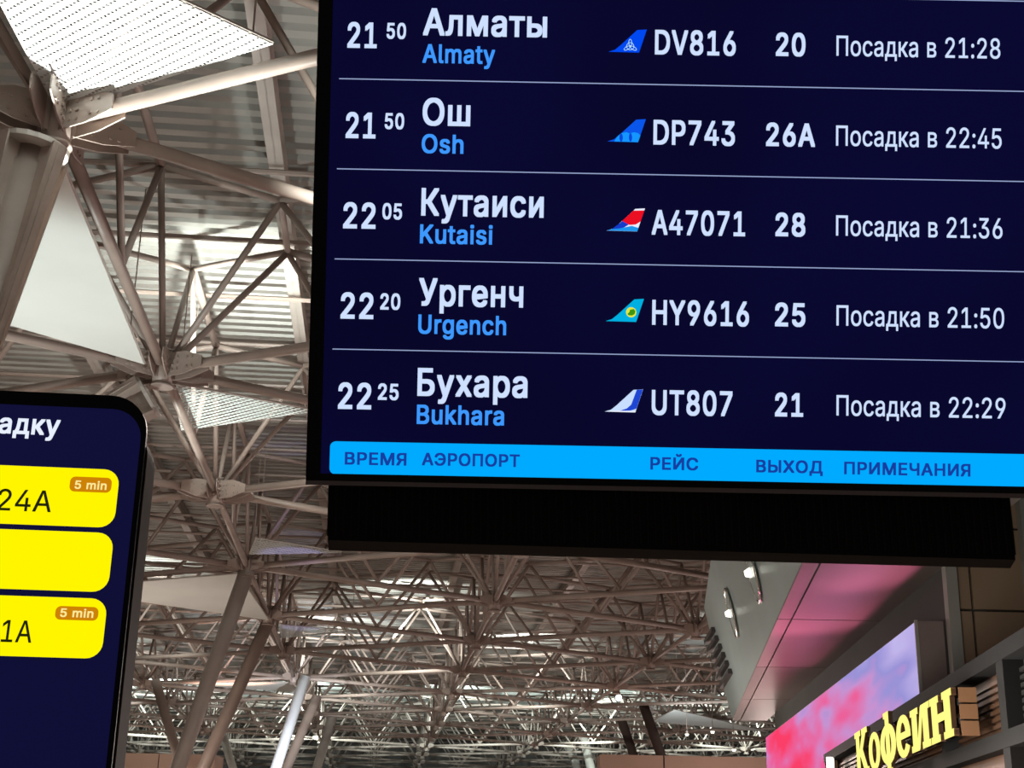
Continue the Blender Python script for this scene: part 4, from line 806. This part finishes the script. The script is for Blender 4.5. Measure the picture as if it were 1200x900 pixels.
def text_mesh(body, bold=0.0):
    V = []; Fc = []; cur = 0.0
    for ch in body:
        if ch == ' ':
            cur += 0.22; continue
        vs, fs, w = glyph(ch)
        for ox, oy in (((-1, -0.8), (1, -0.8), (1, 0.8), (-1, 0.8), (0, 0)) if bold else ((0, 0),)):
            k = len(V); V += [v + Vector((cur + ox * bold, oy * bold, 0)) for v in vs]; Fc += [[i + k for i in t] for t in fs]
        cur += w + bold * 1.4
    return V, Fc
CAPS = {}
def place_text(body, O, ex, ey, nrm, width, cap, bold, mat, parent, name, lift=0.0015):
    """lower-left corner at O, fitted to a width and a capital height"""
    vs, fs = text_mesh(body, bold)
    if bold not in CAPS:
        hv, _ = text_mesh('H', bold); CAPS[bold] = (min(v.y for v in hv), max(v.y for v in hv))
    y0, y1 = CAPS[bold]; x0 = min(v.x for v in vs); x1 = max(v.x for v in vs)
    sx = width / (x1 - x0); sy = cap / (y1 - y0)
    m = MB(); m.add([O + ex * ((v.x - x0) * sx) + ey * ((v.y - y0) * sy) + nrm * lift for v in vs], fs)
    return m.build(name, mat, parent)

# ------------------------------------------------------------------ departures board
DEL = math.radians(3.3)
EA = R0.copy(); EB = (U0 * math.cos(DEL) + FW * math.sin(DEL)).normalized()
EN = EA.cross(EB).normalized()            # towards the viewer
if EN.dot(FW) > 0: EN = -EN
PB = on_depth(600, 450, 3.0)
def bd(x, y): return on_plane(x, y, PB, EN)
def ab(P): v = P - PB; return v.dot(EA), v.dot(EB)
def bpt(a, b, off=0.0): return PB + EA * a + EB * b + EN * off
aL = (ab(bd(360, 570))[0] + ab(bd(372, 0))[0]) / 2; bB = ab(bd(600, 574))[1]
aR = ab(bd(1243, 300))[0]; bT = bB + (aR - aL) * 0.92
bz = 0.034
cB = bpt((aL + aR) / 2, bB)
dep = thing('departure_board', 'large hanging black departures board with navy screen of five flights', 'display', cB)
def brect(mb, a0, a1, b0, b1, z0, z1):
    mb.prism([bpt(a0, b0, z0), bpt(a1, b0, z0), bpt(a1, b1, z0), bpt(a0, b1, z0)], EN * (z1 - z0))
m = MB()
brect(m, aL, aR, bB + 0.012, bB + 0.027, -0.03, 0.004); brect(m, aL, aR, bT - bz, bT, -0.03, 0.004)
brect(m, aL, aL + bz * 0.9, bB + 0.027, bT - bz, -0.03, 0.004); brect(m, aR - bz * 0.9, aR, bB + 0.027, bT - bz, -0.03, 0.004)
m.build('bezel', M['black'], dep)
m = MB(); brect(m, aL, aR, bB + 0.0025, bB + 0.012, -0.05, 0.003); m.build('metal_edge', M['edge'], dep)
m = MB(); brect(m, aL + 0.002, aR - 0.002, bB + 0.02, bT, -0.09, -0.03); m.build('back_case', M['black'], dep)
m = MB(); brect(m, aL + bz * 0.9, aR - bz * 0.9, bB + 0.027, bT - bz, -0.03, 0.0); scr = m.build('screen', M['navy'], dep)
def btext(body, x0, x1, y0, cap, mat, name, bold):
    p = bd(x0, y0); q = bd(x1, y0)
    w = (q - p).dot(EA); h = cap * (p - EYE).dot(FW) / FPX
    return place_text(body, p, EA, EB, EN, w, h, bold, mat, scr, name)
rows = [
 ('21', '50', 'Алматы', 'Almaty', 'DV816', '20', 'Посадка в 21:28', (407, 441.5), (453, 475.7), (495.5, 641), (495, 580), (767.3, 862), (909, 943.7), (980, 1172)),
 ('21', '50', 'Ош', 'Osh', 'DP743', '26A', 'Посадка в 22:45', (405, 440), (450.8, 473.5), (495, 551), (494, 543), (765.5, 861), (897.5, 955), (979.5, 1173.5)),
 ('22', '05', 'Кутаиси', 'Kutaisi', 'A47071', '28', 'Посадка в 21:36', (402, 440), (448, 471), (493.5, 637), (492, 577), (763.5, 873), (908.5, 943.5), (979.5, 1174.5)),
 ('22', '20', 'Ургенч', 'Urgench', 'HY9616', '25', 'Посадка в 21:50', (399, 437.5), (445.5, 469), (490.5, 613), (490, 593), (764, 877.5), (908, 943.5), (980, 1176.5)),
 ('22', '25', 'Бухара', 'Bukhara', 'UT807', '21', 'Посадка в 22:29', (396, 435), (442.8, 467), (489, 618), (488.3, 590.6), (763.5, 858), (908, 941), (980, 1178)),
]
def logo(k, dx, dy):
    """tail-fin badge; pixel outline of row 1 moved by dx, dy"""
    fx = 1 if k == 0 else 0
    T = lambda x, y: bd(x + dx, y + dy + (x - 735) * 0.018)
    m = MB(); mats = []
    def poly(pts, mat, lift):
        if mat not in mats: mats.append(mat)
        m.face([T(*p) + EN * lift for p in pts], mats.index(mat))
    tail = [(713, 61.2), (720.5, 58.8), (727, 53.5), (746.7, 35.2), (758, 34.4), (748.8, 61.6)]
    def disc(cx, cy, rx, ry, mat, lift, n=18, clip=False):
        pts = [(cx + rx * math.cos(2 * PI * i / n), cy + ry * math.sin(2 * PI * i / n)) for i in range(n)]
        poly(pts, mat, lift)
    def rim(cx, cy, rx, ry, w, mat, lift, rot=0.0, n=16):
        for i in range(n):
            t0 = 2 * PI * i / n; t1 = 2 * PI * (i + 1) / n
            def q(t, e):
                x = (rx - e) * math.cos(t); y = (ry - e) * math.sin(t)
                return (cx + x * math.cos(rot) - y * math.sin(rot), cy + x * math.sin(rot) + y * math.cos(rot))
            poly([q(t0, 0), q(t1, 0), q(t1, w), q(t0, w)], mat, lift)
    if k == 0:
        poly(tail, 'b1', 0.0012)
        for t in (PI / 2, PI / 2 + 2 * PI / 3, PI / 2 + 4 * PI / 3):
            c = (738.5 + 4.3 * math.cos(t), 54.5 - 4.3 * math.sin(t))
            rim(c[0], c[1], 4.3, 2.1, 0.65, 'b1l', 0.0018, -t)
        rim(738.5, 54.5, 4.6, 4.6, 0.6, 'b1l', 0.0018); disc(738.5, 54.5, 1.1, 1.1, 'b1l', 0.002)
    elif k == 1:
        poly(tail, 'b2', 0.0012)
        poly([(721, 61.2), (724, 56), (729, 51.5), (735, 50), (739, 51.5), (744, 50), (749, 51), (751.6, 53.6), (748.8, 61.6)], 'b2l', 0.0016)
        disc(729, 56.6, 2.0, 4.8, 'b2d', 0.002); disc(740, 56.2, 1.9, 5.0, 'b2d', 0.002)
    elif k == 2:
        poly(tail, 'wht', 0.0012)
        poly([(731, 49.8), (744.5, 37.3), (757.2, 36.8), (752.8, 50.0), (747, 53.6), (740, 54.2)], 'red', 0.0016)
        poly([(719, 59.5), (727, 53.5), (731.5, 49.6), (739, 53.8), (734, 57), (727, 59)], 'blue', 0.0016)
        poly([(713, 61.2), (719, 59.4), (728, 58.6), (736, 56.6), (742.5, 55.2), (750.3, 57.4), (748.8, 61.6)], 'sky', 0.0019)
    elif k == 3:
        poly(tail, 'teal', 0.0012)
        disc(743, 50.4, 6.1, 6.0, 'lime', 0.0016)
        poly([(738.5, 52.5), (741, 50), (741.5, 47.5), (746, 46.5), (748, 49), (747, 52.5), (744, 54.2), (740, 54)], 'green', 0.002)
    else:
        poly(tail, 'pale', 0.0012)
        poly([(750.5, 35.0), (757.8, 34.6), (750.2, 57.2), (743, 59.6), (730, 60.2), (739, 57), (744, 52.5)], 'royal', 0.0016)
        poly([(713, 61.2), (722, 60.0), (749.4, 59.9), (748.8, 61.6)], 'wht', 0.0019)
    m.build('airline_badge', [E_[x] for x in mats], scr)
for k, r in enumerate(rows):
    dy = k * 105.75; up = 1 + 0.012 * k / 4
    cut = lambda y, x=0: y + dy
    btext(r[0], *r[7], 56.2 + dy, 30.6 * up, E_['white'], 'hour_text', 0.02)
    btext(r[1], *r[8], 45.6 + dy, 19.0 * up, E_['white'], 'minute_text', 0.022)
    btext(r[2], *r[9], 41.6 + dy - 0.6 * k / 4, 32.6 * up, E_['white'], 'city_text', 0.019)
    btext(r[3], *r[10], 73.8 + dy, 22.4 * up, E_['latin'], 'city_text', 0.018)
    btext(r[4], *r[11], 64.0 + dy - 0.8 * k / 4, 29.4, E_['white'], 'flight_text', 0.019)
    btext(r[5], *r[12], 65.8 + dy - 0.8 * k / 4, 27.8, E_['white'], 'gate_text', 0.022)
    btext(r[6], *r[13], 65.5 + dy - 1.6 * k / 4, 24.0, E_['white'], 'remark_text', 0.006)
    logo(k, [0, -1.2, -2.2, -3.4, -4.4][k], [0, 105, 209.5, 315.5, 421.5][k])
for k in range(-1, 4):
    m = MB(); p = bd(397.5 - 2.6 * k, 92.2 + k * 105.6); a0, b0 = ab(p)
    brect(m, a0, aR - bz * 0.9 - 0.03, b0 - 0.001, b0 + 0.001, 0.0, 0.001); m.build('row_line', E_['rule'], scr)
# footer strip with rounded corners
a0, b1 = ab(bd(387, 517)); b0 = ab(bd(387, 555.5))[1]; a1 = aR - bz * 0.9 - 0.012
rr = 0.012; pts = []
for cx, cy, s in ((a1 - rr, b0 + rr, -PI / 2), (a1 - rr, b1 - rr, 0), (a0 + rr, b1 - rr, PI / 2), (a0 + rr, b0 + rr, PI)):
    for i in range(5):
        t = s + PI / 2 * i / 4; pts.append(bpt(cx + rr * math.cos(t), cy + rr * math.sin(t), 0.0))
m = MB(); m.prism(pts, EN * 0.001); m.build('footer_strip', E_['bar'], scr)
for s, x0, x1, y in (('ВРЕМЯ', 404, 476.3, 544.4), ('АЭРОПОРТ', 494.3, 609, 545.3), ('РЕЙС', 762, 818, 550.3), ('ВЫХОД', 886, 964, 553.5), ('ПРИМЕЧАНИЯ', 989, 1137, 555.8)):
    btext(s, x0, x1, y, 14.8, E_['bartext'], 'footer_text', 0.022)

# ribbed speaker-like housing under the board
def under(x, y, off): return on_plane(x, y, PB - EN * off, EN)
hl, hr = under(386, 576, 0.05), under(1180, 590, 0.05)
bl, br_ = under(384, 633, 0.04), under(1190, 656, 0.04)
ll, lr = under(385, 645, 0.05), under(1184, 666, 0.05)
up_ = EB * 0.05
m = MB(); m.prism([hl + up_, hr + up_, br_, bl], -EN * 0.10)
hs = m.build('lower_housing', M['ribblack'], dep)
m = MB(); m.prism([bl, br_, lr, ll], -EN * 0.09); m.build('bottom_lip', M['lip'], hs)
m = MB()
nr = 90
for i in range(nr + 1):
    t = i / nr; p = lerp(hl + up_, hr + up_, t); q = lerp(bl, br_, t); q = lerp(q, p, 0.06)
    m.tube(p, q, 0.0026, 4)
m.build('ribs', M['rib'], hs)
# hanging poles up to the roof truss
for t in (0.3, 0.7):
    a = bpt(lerp(Vector((aL, 0, 0)), Vector((aR, 0, 0)), t).x, bT - 0.25, -0.15)
    m = MB(); m.tube(a, (a.x, a.y, ZT), 0.03, 10); m.tube(a, a + EN * 0.07, 0.03, 8); m.build('hanging_pole', M['ribblack'], dep)

# ------------------------------------------------------------------ boarding totem at left
YAW = math.radians(5.0)
KX = Vector((math.cos(YAW), math.sin(YAW), 0)); KN = Vector((KX.y, -KX.x, 0))   # KN towards the viewer
PK = on_depth(169, 500, 2.8)
def kp(x, y): return on_plane(x, y, PK, KN)
def kc(P): v = P - PK; return v.dot(KX), P.z
xR = (kc(kp(169, 510))[0] + kc(kp(133, 900))[0]) / 2
zT = kc(kp(100, 462))[1]
KW = 0.80; KT = 0.10
def kpt(x, z, off=0.0): p = PK + KX * x; return Vector((p.x, p.y, z)) + KN * off
base = kpt(xR - KW / 2, 0, -KT / 2)
tot_ = thing('boarding_totem', 'tall rounded black totem with yellow boarding rows at the left edge', 'display', base)
def rrect(x0, x1, z0, z1, r, off, n=7, rb=None):
    rb = r if rb is None else rb
    out = []
    for cx, cz, s, rad in ((x1 - rb, z0 + rb, -PI / 2, rb), (x1 - r, z1 - r, 0, r), (x0 + r, z1 - r, PI / 2, r), (x0 + rb, z0 + rb, PI, rb)):
        for i in range(n):
            t = s + PI / 2 * i / (n - 1); out.append(kpt(cx + rad * math.cos(t), cz + rad * math.sin(t), off))
    return out
m = MB(); m.prism(rrect(xR - KW, xR, 0.02, zT, 0.075, -0.014, 9, 0.02), KN * 0.014); m.build('front_frame', M['black'], tot_)
m = MB(); m.prism(rrect(xR - KW + 0.012, xR + 0.004, 0.0, zT - 0.05, 0.07, -0.0145 - KT, 9, 0.02), KN * KT); m.build('housing', M['bronze'], tot_)
sx1 = kc(kp(160, 560))[0]; sz1 = kc(kp(100, 478))[1]
m = MB(); m.prism(rrect(xR - KW + (xR - sx1), sx1, 0.55, sz1, 0.06, 0.0, 9, 0.03), KN * 0.001); ks = m.build('screen', M['navy2'], tot_)
m = MB(); m.box((base.x - 0.45, base.y - 0.25, 0.0), (base.x + 0.45, base.y + 0.25, 0.02)); m.build('foot_plate', M['bronze'], tot_)
def ktext(body, x0, x1, y, cap, mat, name, bold, lift):
    p = kp(x0, y); q = kp(x1, y)
    return place_text(body, p, KX, ZV, KN, (q - p).dot(KX), cap * (p - EYE).dot(FW) / FPX / math.cos(PITCH), bold, mat, ks, name, lift)
for (xr, y0, y1) in ((141, 551, 618.5), (134, 625, 694), (126.5, 702, 772)):
    x1, z1 = kc(kp(xr, y0)); _, z0 = kc(kp(xr - 14, y1)); x0 = xR - KW + (xR - sx1) + 0.03
    m = MB(); m.prism(rrect(x0, x1, z0, z1, 0.030, 0.001), KN * 0.0008); m.build('gate_row', E_['yellow'], ks)
for (xa, xb, y0, y1) in ((82, 131, 559.5, 577), (65, 115.5, 711, 727)):
    x0, _ = kc(kp(xa, (y0 + y1) / 2)); x1, _ = kc(kp(xb, (y0 + y1) / 2)); _, z1 = kc(kp((xa + xb) / 2, y0)); _, z0 = kc(kp((xa + xb) / 2, y1))
    m = MB(); m.prism(rrect(x0, x1, z0, z1, 0.010, 0.0018), KN * 0.0006); m.build('time_badge', E_['pill'], ks)
    ktext('5 min', xa + 5.5, xb - 6, y1 - 3.8, 9.6, E_['pilltext'], 'badge_text', 0.020, 0.0032)
ktext('24A', -4, 60, 598.3, 24.5, E_['ink'], 'gate_text', 0.005, 0.0032)
ktext('1A', 1, 37, 752.5, 24.5, E_['ink'], 'gate_text', 0.005, 0.0032)
w_ad = 71
ktext('посадку', -58, 70, 505.5, 24.0, E_['title'], 'title_text', 0.019, 0.002)
print('objects', len(bpy.data.objects))
